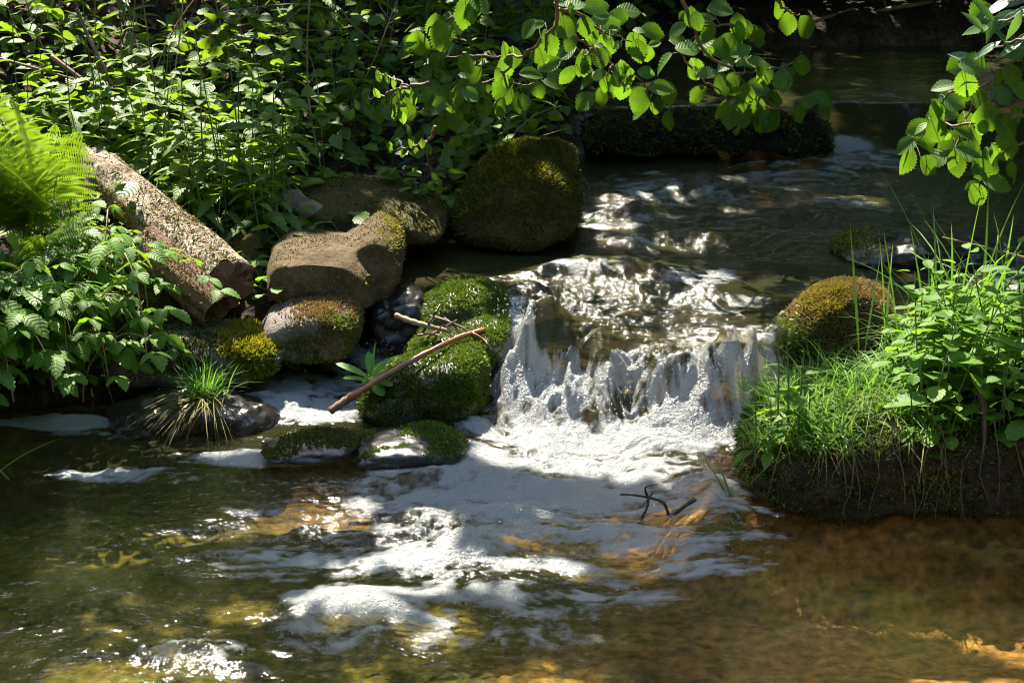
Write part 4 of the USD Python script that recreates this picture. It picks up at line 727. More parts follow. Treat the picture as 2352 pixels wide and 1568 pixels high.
branch('hazel_branch', 'short hazel twig at the top right of the middle with two dark leaves', [[(1780, -20), (1800, 20), (1835, 35)]], [(1810, 55), (1853, 63), (1790, 20)], 4.8, .1, HZ, 'hazel', .07, .9)
branch('hazel_branch', 'hazel branch hanging in from the right edge', [[(2420, 262), (2300, 275), (2215, 285), (2150, 292), (2100, 330)], [(2400, 80), (2300, 170), (2240, 215), (2215, 285), (2190, 350)], [(2400, 320), (2310, 345), (2260, 400), (2250, 440)], [(2215, 190), (2170, 225), (2130, 290)]],
       [(2218, 197), (2168, 200), (2258, 230), (2302, 220), (2188, 230), (2162, 253), (2108, 293), (2082, 333), (2085, 370), (2125, 323), (2185, 323), (2245, 317), (2312, 330), (2132, 380), (2198, 377), (2252, 390), (2332, 393), (2288, 353), (2292, 420), (2245, 447), (2202, 150), (2235, 147), (2252, 27), (2335, 113), (2222, 300), (2160, 355), (2225, 350), (2310, 290), (2340, 200), (2280, 60), (2150, 300), (2270, 270)], 4.3, .4, HZ, 'hazel', .07, .88, extra=36)
branch('willow_branch', 'branch of smooth pointed leaves in the top right corner', [[(2440, 20), (2350, 40), (2290, 52), (2230, 70)], [(2420, 70), (2330, 95), (2270, 120), (2245, 150)], [(2420, -30), (2350, -5), (2300, 10)]],
       [(2261, 22), (2243, 48), (2290, 15), (2315, 10), (2275, 70), (2240, 72), (2265, 115), (2225, 140), (2330, 60), (2300, 85), (2320, 110), (2345, 85), (2300, 40), (2338, 30), (2210, 128)], 4.0, .2, 'willow_leaf', 'lance', .072, .36, 'hazel_twig', serr=0.0, down=195, spread=50)
branch('rose_spray', 'spray of small oval leaflets left of the drooping hazel branch', [[(985, 190), (920, 205), (860, 225), (812, 250)], [(940, 200), (900, 180), (870, 170)], [(920, 205), (900, 240), (930, 290), (945, 330)]], [(820, 240), (808, 262), (840, 225), (850, 250), (865, 215), (880, 235), (890, 180), (905, 190), (870, 175), (915, 215), (935, 205), (950, 225), (920, 240), (925, 270), (940, 300), (915, 300), (950, 330), (930, 345), (978, 258), (905, 255)], 4.85, .2, 'mint_leaf', 'oval', .036, .55, serr=0, extra=6, cat='spray')
branch('rose_spray', 'spray of small leaflets hanging above the slab, left of the big boulder', [[(1000, 290), (980, 325), (930, 340), (890, 345)], [(980, 325), (985, 380), (1000, 420), (990, 550)]], [(895, 340), (910, 328), (925, 352), (940, 330), (955, 345), (970, 330), (945, 320), (985, 340), (1010, 420), (1000, 410), (985, 425), (1012, 400), (940, 455), (955, 462), (975, 440)], 4.8, .1, 'mint_leaf', 'oval', .032, .6, serr=0, extra=6, cat='spray')
# --- grass
def blade(base, az, el, ln, w, bend, n=8, fold=.3):
    t = np.linspace(0, 1, n); d = azel(az, el); h = azel(az, 0); c = np.asarray(base) + np.outer(t, d) * ln + np.outer(t ** 2, h) * ln * bend * .45 - np.outer(t ** 2.2, UPV) * ln * bend * .55
    s = np.cross(d, UPV); s = norm(s) if np.linalg.norm(s) > .05 else np.array([1.0, 0, 0]); ww = w * .5 * np.minimum(1, .45 + 2 * t) * (1 - t ** 2.5) + 1e-5
    v = np.stack([c - s * ww[:, None], c + UPV * 0 - d * (ww * fold)[:, None] * 0 + np.cross(s, d) * (ww * fold)[:, None], c + s * ww[:, None]], 1).reshape(-1, 3)
    uv = np.stack([np.tile([0.05, .5, .95], n), np.repeat(t, 3)], -1)
    f = grid_faces(n, 3); return v, np.vstack([f[:, [0, 1, 2]], f[:, [0, 2, 3]]]), uv
def tuft(label, o, n, ln, w, spread, mat='grass_blade', name='grass_tuft', dead=0, az=None, cat='grass tuft', bend=(.3, 1.2), el=(.6, 1.45), parts=False):
    t = thing(name, label, cat, o); P = str(t.GetPath()); mb = MB()
    for k in range(n):
        a = u(0, 6.28) if az is None else u(*az); b = blade(np.array([R.randn() * spread, R.randn() * spread * .6, -.01]), a, u(*el), ln * u(.6, 1.15), w * u(.7, 1.2), u(*bend))
        if parts: put('blade', b[0], b[1], mat, P, True, b[2])
        else: mb.add(*b)
    if not parts: tag(mb.build('blades', mat, P), kind='stuff')
    if dead:
        mb = MB()
        for k in range(dead): mb.add(*blade(np.array([R.randn() * spread, -abs(R.randn()) * spread * .6, -.005]), u(-2.9, -1.0), u(.2, .8), ln * u(.6, 1.1), w * .8, u(1.1, 1.9)))
        tag(mb.build('withered_blades', 'dry_grass', P), kind='stuff')
tuft('tuft of fine green grass with withered blades, on the wet rock in the stream', at(470, 912, 3.84), 170, .13, .0032, .02, dead=55, bend=(.05, 1.0), el=(.8, 1.5), az=(-1.4, 3.9))
def top_of(x, y):
    m = (hv[:, 0] - x) ** 2 + (hv[:, 1] - y) ** 2 < .03 ** 2; return hv[m, 2].max() if m.any() else float(gz(x, y))
def htop(px, y):
    x = (px - 1176) / 1176 * TX * (y * .956 + .34); return np.array([x, y, top_of(x, y)])
for px, y, n, ln, lab in ((1760, 3.42, 60, .13, 'grass at the left tip of the turf hummock'), (1850, 3.5, 90, .16, 'fine grass behind the seedlings on the hummock'), (1920, 3.42, 90, .12, 'drooping fine grass in the middle of the hummock'), (1990, 3.55, 80, .17, 'grass clump before the brown wet stone'), (2060, 3.45, 90, .13, 'fine grass below the leafy bush'), (1900, 3.62, 50, .2, 'thin long grass arching before the moss dome'),
                         (2150, 3.42, 60, .1, 'short grass at the foot of the leafy bush'), (1800, 3.6, 40, .16, 'sparse grass at the back of the hummock tip'), (1880, 3.40, 70, .10, 'short grass on the brow of the hummock, left of its middle'), (1960, 3.48, 80, .12, 'bright grass on the crown of the hummock'), (2030, 3.62, 80, .15, 'grass at the back of the hummock beside the bush'), (1940, 3.36, 50, .09, 'grass hanging over the edge of the hummock in the middle'), (2100, 3.36, 50, .09, 'grass hanging over the edge under the leafy bush')):
    tuft(lab, htop(px, y), n, ln, .0032, .03, dead=int(n * .07))
tuft('broad dark grass blades leaning over the foam at the left tip of the hummock', htop(1722, 3.38), 16, .2, .007, .012, az=(1.9, 4.2), bend=(.2, .9), parts=True, el=(.4, 1.4))
tuft('broad green blades at the left edge of the picture, over the water', at(-12, 1095, 3.42), 9, .24, .009, .02, az=(-1, 3.5), bend=(.1, .9), parts=True)
for px, py, y, n, ln, lab in ((2235, 700, 3.95, 12, .36, 'tallest grass blades on the right bank, beneath the hanging hazel'), (2130, 720, 3.9, 11, .28, 'tall arching grass blades left of the tallest ones'), (2310, 720, 3.9, 12, .3, 'tall grass blades at the right edge'), (2180, 760, 3.85, 10, .26, 'upright broad grass blades above the leafy bush'), (2080, 760, 3.82, 9, .24, 'loose grass blades right of the moss dome'), (2270, 800, 3.75, 10, .3, 'grass blades rising through the leafy bush'), (2200, 720, 3.9, 9, .38, 'slender grass blades just left of the tallest ones'), (2345, 700, 3.85, 9, .33, 'tall grass cut off by the right edge')):
    p = at(px, py, y); p[2] = max(top_of(p[0], p[1]), gz(p[0], p[1]), .22); tuft(lab, p, n, ln * 1.15, .0075, .035, parts=True, bend=(.05, .9), el=(1.0, 1.5), name='tall_grass')
for k in range(22):
    px = u(1760, 2090); y = u(3.44, 3.85); p = htop(px, y); p[2] = max(p[2], gz(p[0], p[1])); tuft('short soft grass covering the crown of the hummock', p, 45, .10, .003, .035, name='turf_grass', bend=(.3, 1.3), el=(.5, 1.4))
for k in range(16):
    px = u(2060, 2380); y = u(3.6, 4.1); p = htop(px, y); tuft('soft bright green grass filling the right bank behind the bush', p, 60, .15, .0035, .04, name='soft_grass', bend=(.3, 1.2)) if k == 0 else None
    if k:
        tuft('soft bright green grass filling the right bank behind the bush', p, 60, .15, .0035, .04, name='soft_grass', bend=(.3, 1.2))
for p in stage.GetPrimAtPath('/World').GetChildren():
    if p.GetName().startswith('turf_grass'): p.SetCustomDataByKey('group', 'turf grass on the crown of the hummock')
    if p.GetName().startswith('soft_grass'): p.SetCustomDataByKey('group', 'soft grass on the right bank')
# --- leafy bush on the right
def mint_kind(h, pairs, size):
    P = kind('mint'); top = np.array([u(-.1, .1) * h, u(-.1, .1) * h, h]); st = spline([(0, 0, -.03), top * [.3, .3, .5], top], 8); v, f = tube(st, np.linspace(.0022, .0012, 8), 5); put('stem', v, f, 'stem', P); a0 = u(0, 6)
    for k in range(pairs):
        t = .3 + .7 * k / (pairs - 1); p = spline(st, 40)[int(39 * t)]
        for s in (0, math.pi):
            az = a0 + k * 1.57 + s + u(-.3, .3); ln = size * (1.1 - .5 * t ** 2) * u(.85, 1.15); lv = place(leaf('oval', ln, ln * u(.62, .75), 11, .08, .15, u(.2, .6)), p + azel(az, .3) * .012, azel(az, -.15 + .5 * t * t + u(-.2, .2)), UPV + .2 * R.randn(3)); put('leaf', lv[0], lv[1], 'mint_leaf', P, True, lv[2])
    return P
MINT = [mint_kind(.2, 5, .055), mint_kind(.25, 6, .06), mint_kind(.16, 4, .05), mint_kind(.28, 6, .052)]
for k in range(34):
    px = u(2090, 2380); y = u(3.34, 3.62); p = htop(px, y); p[2] -= .0 if y > 3.42 else .06
    grow('leafy_herb', MINT[k % 4], p, u(0, 6.28), u(.85, 1.2), 'round-leaved green herb in the leafy bush on the right bank', 'herb', 'round-leaved herbs in the bush on the right bank', (u(0, 22), u(-10, 10)))
for k in range(70):
    px = u(2070, 2390); y = u(3.6, 4.0); p = htop(px, y); grow('bedstraw', SEED[2], p, u(0, 6.28), u(.8, 1.5), 'tiny-leaved pale herb among the grass of the right bank', 'herb', 'tiny-leaved herbs among the right-hand grass')
for k, (px, y, h) in enumerate(((1742, 3.40, .9), (1790, 3.43, 1.15), (1815, 3.44, 1.25), (1838, 3.42, 1.1), (1775, 3.38, .8), (1860, 3.45, .8))):
    if k == 0: UP2 = [nettle_kind(.16, 5, .5, 'bramble_leaf', 'lance'), nettle_kind(.17, 5, .45, 'bramble_leaf', 'lance')]
    grow('young_shoot', UP2[k % 2], htop(px, y), u(0, 6), h, ('short shoot leftmost on the hummock tip', 'upright shoot with pointed leaves, second from the left on the hummock', 'tallest pointed shoot on the hummock tip', 'thin dark shoot at the right of the pointed shoots', 'lowest shoot in front of the others on the hummock tip', 'small shoot behind the fine grass')[k], 'shoot')
# --- dock in midstream
o = at(850, 872, 3.86); t = thing('dock_plant', 'bright green dock rosette at the left foot of the midstream moss rock', 'dock', o); P = str(t.GetPath())
for px, py, tx, ty, w in ((850, 868, 772, 826, .026), (848, 872, 790, 862, .018), (852, 865, 848, 805, .03), (856, 866, 892, 818, .018), (858, 872, 925, 842, .03), (860, 874, 900, 880, .026), (856, 878, 880, 905, .034), (850, 870, 862, 785, .008), (848, 875, 830, 880, .012)):
    a = at(px, py, 3.86); b_ = at(tx, ty, 3.86 - .04 * (ty > 850) + .03 * (ty < 830)); ln = np.linalg.norm(b_ - a); lv = place(leaf('oblong', ln, w, 13, .1, .2, .25, .0006), a, b_ - a, (u(-.2, .2), -.45, 1)); put('leaf', lv[0] - o, lv[1], 'dock_leaf', P, True, lv[2])
# --- dry stems and canes
for k in range(46):
    px = u(0, 900); py = u(120, 330); y = u(5.0, 6.8); a = at(px, py, y); a[2] = gz(a[0], a[1]); hgt = u(.25, .75); b_ = a + [u(-.35, .35), u(-.2, .2), hgt]
    v, f = tube(spline([a, (a + b_) / 2 + [u(-.05, .05), 0, u(.0, .08)], b_], 10), np.linspace(.0028, .0013, 10) * u(.7, 1.3), 5)
    tag(put('dry_stalk', v, f, ('dry_stem', 'red_stem')[k % 2]), 'thin dry brown stalk standing in the undergrowth of the left bank', 'stalk', 'dry stalks in the undergrowth of the left bank')
for pts, r, m, lab in (([(30, 300, 5.2), (330, 150, 5.4), (520, 28, 5.6), (660, 10, 5.7), (860, 60, 5.9)], .0035, 'dry_stem', 'long bramble cane arching across the top left'), ([(400, 150, 5.6), (560, 90, 5.7), (700, 70, 5.8), (860, 85, 5.9)], .003, 'dry_stem', 'brown arching cane below the long one'), ([(176, 20, 5.0), (205, 90, 5.0), (245, 170, 5.0), (262, 200, 5.05)], .006, 'grey_wood', 'thick pale stalk leaning in the top left'), ([(118, 130, 5.1), (200, 190, 5.05)], .008, 'red_stem', 'broken reddish stalk behind the fern'), ([(0, 135, 5.2), (110, 165, 5.2), (180, 185, 5.2)], .005, 'red_stem', 'reddish flattened stalk at the left edge'),
                       ([(420, 0, 5.0), (408, 120, 5.0), (388, 240, 5.05)], .0025, 'dry_stem', 'long upright pale straw left of the middle'), ([(345, 255, 4.9), (400, 310, 4.85), (440, 420, 4.8), (460, 480, 4.8)], .0028, 'red_stem', 'bare twisted brown shoot above the log'), ([(1170, 322, 5.1), (1230, 265, 5.1), (1290, 244, 5.1)], .0022, 'hazel_twig', 'thin forked twig behind the big boulder'), ([(1248, 312, 5.1), (1308, 293, 5.1)], .002, 'hazel_twig', 'short twig on top of the big boulder'),
                       ([(784, 22, 5.6), (830, 75, 5.6), (880, 105, 5.6), (930, 107, 5.6)], .0035, 'hazel_twig', 'bare crooked twig left of the hazel branch'), ([(870, 8, 5.5), (900, 45, 5.5), (935, 55, 5.5)], .003, 'hazel_twig', 'bare forked twig at the top, left of the sunlit hazel leaf'), ([(230, 790, 3.95), (290, 745, 4.0), (330, 690, 4.05)], .0025, 'dry_stem', 'bare brown shoot at the right of the raspberry thicket'), ([(225, 815, 3.92), (275, 770, 3.95), (310, 720, 4.0)], .0025, 'dry_stem', 'second bare shoot at the right of the raspberry thicket'), ([(222, 700, 3.9), (235, 830, 3.88), (262, 930, 3.87)], .0018, 'stem', 'thin green stem dangling over the dark water'),
                       ([(2352, 592, 4.4), (2250, 565, 4.4), (2165, 545, 4.4)], .004, 'dry_stem', 'straw lying across the grass at the right edge'), ([(2250, 885, 3.40), (2262, 960, 3.38), (2256, 1050, 3.36)], .010, 'dark_stick', 'dark dead stub standing in the leafy bush')):
    v, f = tube(spline([at(*p) for p in pts], 18), np.linspace(r, r * .5, 18), 7); tag(put('dry_cane', v, f, m), lab, 'cane')
# --- leaf litter and low green filling
mb = MB(); mg = MB(); r2 = np.random.RandomState(5); got = 0
lit = [leaf('ovate', .038, .024, 5, 0, .3, d, cols=3) for d in (-.5, .3, .9)]
for k in range(5200):
    y = r2.uniform(4.1, 8.2); x = r2.uniform(-y * .33 - .1, .4)
    if shore_dist(x, y) < .03: continue
    p = np.array([x, y, gz(x, y) + .006]); mb.add(*place(tuple(a * (r2.uniform(.5, 1.3) if i == 0 else 1) for i, a in enumerate(lit[k % 3])), p, azel(r2.uniform(0, 6.28), r2.uniform(-.3, .4)), UPV + .5 * r2.randn(3)))
tag(mb.build('leaf_litter', 'litter'), 'brown fallen leaves covering the left bank', 'leaf litter', kind='stuff')
low = [leaf('ovate', .055, .042, 5, 0, .2, d, cols=3) for d in (.1, .4, .8)]
for k in range(8000):
    y = r2.uniform(4.9, 9.2); x = r2.uniform(-y * .34, .5 if y < 7 else .9)
    if shore_dist(x, y) < .05: continue
    g = n3(x * 2.5, y * 2.5, 0, 41, 3)
    if g < .42: continue
    p = np.array([x, y, gz(x, y) + r2.uniform(.02, .22) * (.6 + g)]); mg.add(*place(low[k % 3], p, azel(r2.uniform(0, 6.28), r2.uniform(-.5, .3)), UPV + .5 * r2.randn(3)))
tag(mg.build('low_undergrowth', 'nettle_leaf'), 'dim low leaves filling the shade of the left bank', 'undergrowth', kind='stuff')
# ---------------------------------------------------------------- trees
r3 = np.random.RandomState(77)
LIT = [  # parts of the picture that the sun reaches: spot, radii, strength
    (110, 400, 190, 170, 1), (330, 420, 190, 90, .75), (400, 560, 190, 130, 1), (480, 400, 160, 90, .6), (560, 470, 110, 60, .55), (715, 600, 60, 30, .55), (850, 530, 30, 40, .5), (760, 730, 120, 70, 1), (590, 790, 120, 70, 1), (470, 880, 130, 80, 1), (800, 860, 200, 80, 1), (880, 730, 70, 60, .9),
    (1040, 800, 140, 140, 1), (1300, 860, 260, 170, 1.2), (1640, 880, 220, 120, 1.1), (1500, 720, 330, 80, .85), (1400, 620, 260, 60, .7), (1640, 640, 160, 40, .7), (1480, 460, 80, 40, .45), (1700, 450, 120, 30, .3), (1950, 700, 110, 80, 1), (2220, 740, 200, 140, 1), (2130, 850, 100, 120, .7), (2300, 640, 90, 40, .7), (2100, 570, 200, 40, .35), (430, 970, 260, 40, 1), (110, 980, 130, 25, 1), (1350, 1010, 300, 60, 1),
    (1120, 1250, 260, 40, .8), (900, 1380, 200, 60, .5), (600, 1250, 700, 200, .47), (300, 1440, 420, 130, .46), (1500, 480, 260, 80, .5), (1800, 420, 300, 60, .42), (2000, 1440, 420, 90, 1), (2150, 1350, 330, 70, 1), (1250, 1180, 420, 90, .3), (700, 960, 160, 30, 1), (1700, 1080, 120, 40, .5), (180, 720, 120, 120, .3), (150, 850, 100, 60, .3), (250, 120, 260, 140, .38), (60, 120, 100, 100, .45), (560, 200, 150, 60, .3),
    (960, 95, 60, 40, 1), (1060, 30, 50, 40, .9), (1100, 210, 240, 40, .5), (1370, 180, 200, 50, .45), (1700, 200, 150, 60, .55), (1880, 235, 60, 30, .9), (1770, 235, 60, 50, .8), (1555, 60, 80, 60, .6), (1700, 110, 90, 50, .6), (2280, 60, 110, 80, .6), (2200, 330, 150, 90, .2), (1185, 335, 50, 12, .9), (680, 420, 60, 30, .5), (920, 430, 60, 30, .6), (330, 200, 700, 280, .44), (500, 400, 260, 120, .6)]
BEAM = [(760, 870, 4.05, .14, 1), (640, 920, 3.95, .1, 1), (430, 940, 3.84, .16, 1), (900, 990, 3.66, .08, .8), (100, 400, 4.2, .3, 1), (60, 560, 4.2, .26, 1), (140, 450, 4.25, .2, 1), (40, 300, 4.2, .22, 1), (120, 860, 3.9, .12, .8), (170, 330, 4.2, .18, 1), (40, 660, 3.9, .16, 1), (180, 640, 3.95, .14, 1), (120, 780, 3.9, .14, .9), (30, 830, 3.88, .1, .8), (220, 720, 3.95, .08, .9), (150, 900, 3.88, .07, .8), (300, 560, 4.3, .18, 1), (420, 600, 4.15, .14, 1), (330, 440, 4.6, .14, 1), (480, 560, 4.3, .12, 1), (959, 100, 4.6, .08, 1), (1066, 30, 4.6, .06, 1), (1030, 240, 4.75, .04, .8), (1236, 205, 4.7, .035, .8), (1351, 175, 4.7, .03, .8), (1700, 110, 4.75, .05, .8), (1885, 235, 4.75, .06, 1), (1760, 250, 4.75, .06, 1), (1560, 60, 4.75, .05, .8), (1190, 335, 5.0, .07, 1), (1260, 325, 5.0, .04, 1), (1120, 150, 4.75, .06, 1), (1310, 120, 4.7, .06, 1), (1448, 187, 4.7, .05, 1), (1620, 130, 4.75, .06, 1), (1830, 150, 4.75, .05, .8), (1670, 260, 4.75, .05, 1), (930, 240, 4.75, .06, .8), (2290, 300, 4.3, .04, .8), (765, 720, 4.16, .1, 1), (580, 790, 4.0, .1, 1), (700, 585, 4.3, .05, .9), (835, 540, 4.38, .025, .9), (480, 860, 3.84, .12, 1), (1060, 850, 3.95, .14, 1), (1040, 690, 4.2, .1, 1), (1950, 680, 4.1, .2, 1), (2200, 730, 3.75, .26, 1), (2130, 850, 3.5, .2, .8), (2290, 850, 3.5, .14, .7), (1800, 930, 3.45, .1, .7), (1990, 880, 3.5, .14, .7), (2200, 560, 3.95, .14, 1), (2270, 60, 4.0, .12, .7), (2130, 350, 4.3, .03, .8), (2250, 420, 4.3, .03, .8),
        (330, 480, 4.95, .16, .9), (430, 470, 4.9, .2, 1), (510, 430, 4.8, .14, 1), (250, 330, 5.2, .14, .9), (90, 330, 5.2, .14, .8), (620, 330, 5.2, .08, .8), (300, 200, 5.7, .12, .8), (120, 110, 5.8, .14, .8), (420, 130, 6.0, .1, .7), (560, 200, 5.8, .09, .8), (700, 260, 5.5, .07, .8), (830, 150, 6.0, .09, .7), (650, 100, 6.2, .1, .7), (30, 230, 5.4, .12, .8), (900, 215, 4.85, .1, .7), (760, 330, 5.2, .06, .8), (480, 300, 5.3, .09, .9)]
def lit_at(px, py):
    l = 0 * px
    for x, y, rx, ry, a in LIT: l = np.maximum(l, a * (1 - sstep(.75, 1.2, np.sqrt(((px - x) / rx) ** 2 + ((py - y) / ry) ** 2))))
    return l
def ground_under(c):
    "where the sunbeam through each point meets the stream or the bank"
    t = (c[:, 2] - .3) / SUND[2]; g = c - SUND * t[:, None]
    for _ in range(5):
        z = np.maximum(gz(g[:, 0], g[:, 1]), base_level(g[:, 0], g[:, 1])) + .04; t = (c[:, 2] - z) / SUND[2]; g = c - SUND * t[:, None]
    return g
def leaf_quads(c, size, seed, flat=.6):
    r = np.random.RandomState(seed); n = len(c); nn = np.stack([r.randn(n) * flat, r.randn(n) * flat, np.ones(n)], -1); nn /= np.linalg.norm(nn, axis=1, keepdims=True)
    a = np.cross(nn, r.randn(n, 3)); a /= np.linalg.norm(a, axis=1, keepdims=True); b = np.cross(nn, a); s = size * r.uniform(.7, 1.3, (n, 1))
    v = np.stack([c - a * s * .55, c + b * s * .38 + nn * s * .06 - a * s * .05, c + a * s * .55, c - b * s * .38 + nn * s * .06 - a * s * .05], 1).reshape(-1, 3); i = np.arange(n)[:, None] * 4
    return v, np.vstack([i + [[0, 1, 2]], i + [[0, 2, 3]]])
def trunk_mesh(base, top, r0, limbs, seed, crown):
    r = np.random.RandomState(seed); mb = MB(); pts = spline([base, (base * .6 + top * .4) + [r.uniform(-.1, .1), r.uniform(-.1, .1), 0], top], 12); v, f = tube(pts, np.linspace(r0, r0 * .45, 12), 12); mb.add(v, f)
    for k in range(limbs):
        s = pts[r.randint(5, 12)]; e = crown[r.randint(len(crown))]; v, f = tube(spline([s, (s + e) / 2 + [0, 0, .25], e], 8), np.linspace(r0 * .4, .008, 8), 6); mb.add(v, f)
    return mb
def tree(label, bx, by, r0, centres, radii, n, size, seed, shade=True, h=None, group=None, name='tree', keep=None):
    base = np.array([bx, by, float(gz(bx, by)) - .1]); r = np.random.RandomState(seed); cs = []
    for c, q in zip(centres, radii):
        m = int(n * np.prod(q) / sum(np.prod(x) for x in radii)); d = r.randn(m, 3); d /= np.linalg.norm(d, axis=1, keepdims=True); cs.append(np.asarray(c) + d * (r.rand(m, 1) ** .4) * np.asarray(q))
    c = np.vstack(cs)
    # uneven crown: thin it where a coarse noise is low
    k = n3(c[:, 0] * 1.6, c[:, 1] * 1.6, c[:, 2] * 1.6, seed, 3) > (.30 if shade else .42)
    if shade:
        g = ground_under(c); px, py = pix(g); inview = (np.abs(px - 1176) < 1500) & (py > -250) & (py < 1750)
        fleck = n3(g[:, 0] * 12, g[:, 1] * 12, 0, 91, 3)
        l = lit_at(px, py) + .55 * (fleck - .5); 
        for bx_, by_, yy, br in ((1220, 150, 4.75, .3), (1420, 130, 4.7, .3), (1700, 150, 4.75, .36), (1000, 200, 4.7, .2), (2230, 250, 4.3, .28)):
            w = at(bx_, by_, yy) - c; dd = np.linalg.norm(w - (w @ SUND)[:, None] * SUND, axis=1); l = l * (1 - .0 * (1 - sstep(.8, 1.1, dd / br)) * (fleck < .66))
        for bx_, by_, yy, br, bs in BEAM:
            w = at(bx_, by_, yy) - c; dd = np.linalg.norm(w - (w @ SUND)[:, None] * SUND, axis=1); l = np.maximum(l, bs * (1 - sstep(.75, 1.2, dd / br)) + .3 * (fleck - .5) * (dd < br))
        kp = 1 - sstep(.28, .55, l); kp = np.where(inview, kp, .8)
        k = r.rand(len(c)) < np.where(inview, kp, kp * k)
    c = c[k]
    x, y = pix(c); fw = (c - EYE) @ FWD; c = c[~((fw > 0) & (x > -60) & (x < 2412) & (y > -40) & (y < 1600) & (fw < 9.5))]
    t = thing(name, label, 'tree', base, group); P = str(t.GetPath())
    top = np.asarray(centres[0]); trunk_mesh(base, top - [0, 0, radii[0][2] * .3], r0, 9, seed, c).build('trunk', 'bark', P, origin=base)
    v, f = leaf_quads(c, size, seed + 1); tag(put('crown', v - base, f, 'canopy_leaf', P, smooth=False), kind='stuff')
# shading crowns above the far bank, in the sun's path
tree('hazel tree on the left bank whose crown shades the undergrowth', -1.9, 9.3, .11, [(-2.2, 8.8, 3.9), (-1.0, 7.6, 3.6), (-2.6, 7.0, 3.4)], [(1.7, 1.6, .8), (1.5, 1.3, .7), (1.5, 1.3, .7)], 15000, .10, 101)
tree('alder leaning over the head of the pool', .15, 8.9, .13, [(.3, 8.6, 4.0), (-.4, 7.0, 3.5), (.9, 7.2, 3.6)], [(1.7, 1.6, .8), (1.5, 1.3, .7), (1.5, 1.4, .7)], 15000, .10, 102)
tree('tree beyond the upper fall shading the right side', 2.4, 9.6, .14, [(2.3, 9.0, 4.1), (1.9, 7.4, 3.7), (3.1, 7.6, 3.7)], [(1.8, 1.7, .8), (1.5, 1.4, .7), (1.6, 1.4, .7)], 15000, .10, 103)
tree('tall tree on the left bank above the nettles', -3.4, 7.2, .15, [(-2.6, 6.3, 3.4), (-1.5, 5.6, 3.1), (-3.4, 5.4, 3.3)], [(1.4, 1.2, .7), (1.2, .9, .5), (1.5, 1.2, .7)], 10000, .10, 104)
tree('tree on the right bank with boughs over the lower pool', 3.6, 6.0, .15, [(2.6, 5.8, 3.4), (1.4, 5.3, 3.1), (.2, 5.3, 3.0), (-.8, 5.2, 3.0)], [(1.5, 1.2, .7), (1.1, .9, .5), (1.0, .8, .45), (1, .8, .45)], 15000, .10, 105)
# the wood around
spots = [(-5.5, 10.5), (-3.5, 12.5), (-.8, 12.2), (1.8, 12.8), (4.2, 12.0), (6.2, 10.2), (6.5, 7.2), (5.6, 4.2), (5.2, 1.2), (-5.8, 7.5), (-5.6, 4.4), (-5.2, 1.4), (-4, -2.2), (-1.4, -3.4), (1.4, -3.2), (4.0, -2.0)]
for k, (x, y) in enumerate(spots):
    hh = 3.4 + (k % 3) * .5
    tree('tree in the wood round the stream', x, y, .16, [(x, y, hh), (x * 1.03, y * 1.03, 1.6), (x * .97, y * .97, 2.4)], [(1.9, 1.9, 1.7), (1.6, 1.6, 1.3), (1.8, 1.8, 1.2)], 12000, .2, 120 + k, shade=False, group='trees of the wood round the stream')
# stems of the hazel stool behind the overhanging branches
for k, (px, r0, lab) in enumerate(((1150, .02, 'thin upright stem, left one of the hazel stool at the top middle'), (1185, .045, 'thick dark trunk of the hazel stool at the top middle'), (1225, .03, 'stem at the right of the thick hazel trunk'), (1300, .035, 'dim stem behind the hazel branch, farthest right of the stool'))):
    p = at(px, 150, 6.6 + .1 * k); p[2] = gz(p[0], p[1]) - .05; v, f = tube(spline([p, p + [u(-.05, .05), .05, .8], p + [u(-.2, .2), .2, 3.2]], 14), np.linspace(r0, r0 * .6, 14), 12)
    v = v + (.012 * (n3(v[:, 0] * 25, v[:, 1] * 25, v[:, 2] * 8, 3, 3) - .5))[:, None]
    if k == 0: hs = thing('hazel_stool', 'dark stems of the hazel stool at the top middle, behind the overhanging leaves', 'hazel', p); hp = p
    put('trunk' if k == 1 else 'side_stem', v - hp, f, 'bark', str(hs.GetPath()))
# shrubs and roots on the far bank
SH = []
for k in range(3):
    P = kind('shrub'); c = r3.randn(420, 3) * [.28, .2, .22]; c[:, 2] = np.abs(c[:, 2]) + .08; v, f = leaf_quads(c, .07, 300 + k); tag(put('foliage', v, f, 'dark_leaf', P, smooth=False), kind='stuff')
    mb = MB()
    for j in range(9): e = c[r3.randint(420)]; v, f = tube([np.zeros(3), e * [.4, .4, .6], e], [.006, .004, .002], 5); mb.add(v, f)
    mb.build('stems', 'bark', P); SH.append(P)
for k, (x, y) in enumerate([(.9, 7.95), (1.5, 8.1), (2.0, 8.0), (2.5, 8.2), (1.2, 8.6), (1.9, 8.8), (2.7, 8.9), (.6, 8.1), (3.1, 8.3), (.2, 7.6), (-.2, 8.2), (-.9, 8.6), (-1.7, 8.7), (-2.5, 8.5), (.5, 9.0), (1.4, 9.4), (2.3, 9.5)]):
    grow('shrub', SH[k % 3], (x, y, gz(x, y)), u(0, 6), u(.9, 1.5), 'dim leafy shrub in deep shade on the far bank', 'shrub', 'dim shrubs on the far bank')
for pts, r, lab in (([(1990, 35, 7.9), (2080, 15, 7.9), (2140, 5, 8.0)], .012, 'pale dead branch lying on the far bank at the top right'), ([(1830, 70, 7.8), (1900, 40, 7.8), (1960, 20, 7.9)], .008, 'thin dead branch on the far bank above the upper stream'), ([(2030, 0, 8.0), (2040, 40, 7.9), (2035, 75, 7.85)], .006, 'root hanging down the far bank')):
    v, f = tube(spline([at(*p) for p in pts], 12), np.linspace(r, r * .6, 12), 7); tag(put('dead_branch', v, f, 'dry_stem'), lab, 'branch')

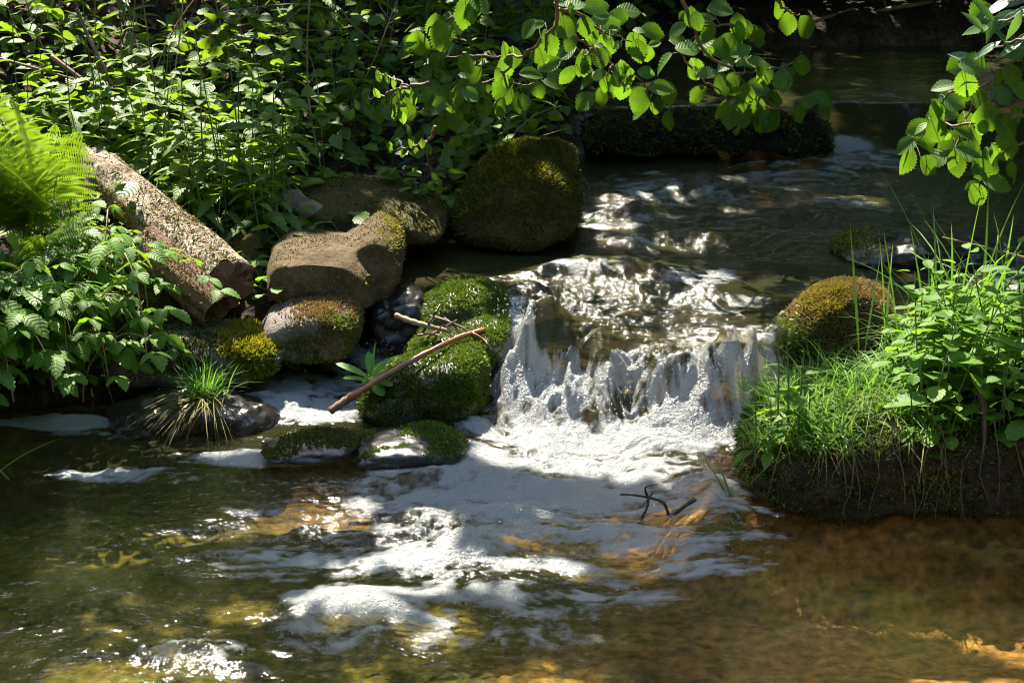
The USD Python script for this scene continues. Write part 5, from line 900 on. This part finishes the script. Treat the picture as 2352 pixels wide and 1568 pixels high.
# ---------------------------------------------------------------- spray
usdkit.material(stage, L + 'spray', {'a': ('principled_bsdf', {'base_color': (0.8, 0.82, 0.82), 'roughness': 0.12, 'specular_ior_level': 0.6}), 'b': ('transparent_bsdf', {'color': (0.97, 0.98, 0.97)}), 'c': ('mix_closure', {'fac': 0.5})}, [('a.BSDF', 'c.closure1'), ('b.BSDF', 'c.closure2')], surface='c.closure')
ico = trimesh.creation.icosphere(1); mb = MB()
for px, py, y, n, sp, hgt in ((1185, 715, 3.98, 120, .03, .05), (1120, 965, 3.86, 90, .04, .03), (1560, 835, 3.85, 110, .07, .03), (1680, 830, 3.86, 110, .06, .04), (1760, 880, 3.88, 90, .06, .03), (880, 795, 4.2, 80, .05, .03), (1280, 900, 3.85, 130, .1, .05), (1860, 880, 3.85, 60, .07, .03), (210, 965, 3.82, 40, .03, .02), (1600, 635, 4.4, 60, .08, .02), (1440, 940, 3.8, 80, .1, .03)):
    o = at(px, py, y)
    for k in range(n):
        p = o + np.array([r3.randn() * sp, r3.randn() * .02, abs(r3.randn()) * hgt * .6 - .01]); mb.add(ico.vertices * np.array([1, 1, r3.uniform(.8, 1.7)]) * r3.uniform(.0005, .0014) + p, ico.faces)
tag(mb.build('water_spray', 'spray'), 'flying drops of water over the cascade', 'spray', kind='stuff')

# ---------------------------------------------------------------- which one is which: those nearest to a landmark are named by it
MARKS = [('the broken log', 400, 520), ('the large fern', 130, 330), ('the bare grey branch', 700, 470), ('the sloping slab', 850, 430), ('the big dark boulder', 1060, 350), ('the hazel stool', 1190, 120), ('the leaning pale stalk at the top left', 230, 120), ('the sunlit hazel leaf', 930, 110), ('the broken reddish stalk', 160, 170), ('the upright pale straw', 405, 130), ('the arching cane', 620, 40)]
MARKR = [('the dead stub', 2256, 960), ('the tallest grass', 2235, 640), ('the hanging hazel tip', 2250, 470), ('the picture edge low down', 2340, 950), ('the hummock grass', 2080, 930)]
MARKB = [('the dangling green stem', 235, 830), ('the broad blades at the left edge', 15, 1000), ('the grass tuft', 440, 880), ('the fern', 90, 560), ('the log', 380, 560)]
ORD = ['nearest', 'second nearest', 'third nearest', 'fourth nearest', 'fifth nearest', 'sixth nearest']
def single_out(name, text, marks, most, lift=.2):
    ps = [p for p in stage.GetPrimAtPath('/World').GetChildren() if p.GetName() == name or p.GetName().startswith(name + '_0') or p.GetName().startswith(name + '_1')]
    ps = [p for p in ps if p.GetCustomDataByKey('group')]
    if not ps: return
    w = [np.array(UsdGeom.XformCache().GetLocalToWorldTransform(p))[3, :3] + [0, 0, lift] for p in ps]; x, y = pix(np.array(w)); near = {}
    for k in range(len(ps)):
        if not (0 < x[k] < 2352 and 0 < y[k] < 1568): continue
        d = [(math.hypot(x[k] - mx, y[k] - my), i) for i, (_, mx, my) in enumerate(marks)]; near.setdefault(min(d)[1], []).append((min(d)[0], k))
    for i, l in near.items():
        for n, (_, k) in enumerate(sorted(l)[:most]): ps[k].SetCustomDataByKey('label', f'{text}, {ORD[n]} to {marks[i][0]}')
single_out('nettle', 'green nettle', MARKS, 6); single_out('seedling', 'small round-leaved seedling', MARKS, 4, .06); single_out('raspberry_cane', 'leafy raspberry cane', MARKB, 6)
single_out('leafy_herb', 'round-leaved herb', MARKR, 4); single_out('bedstraw', 'tiny-leaved pale herb', MARKR, 3, .05); single_out('small_bramble', 'small bramble shoot', MARKB + MARKS[:2], 5, .1)
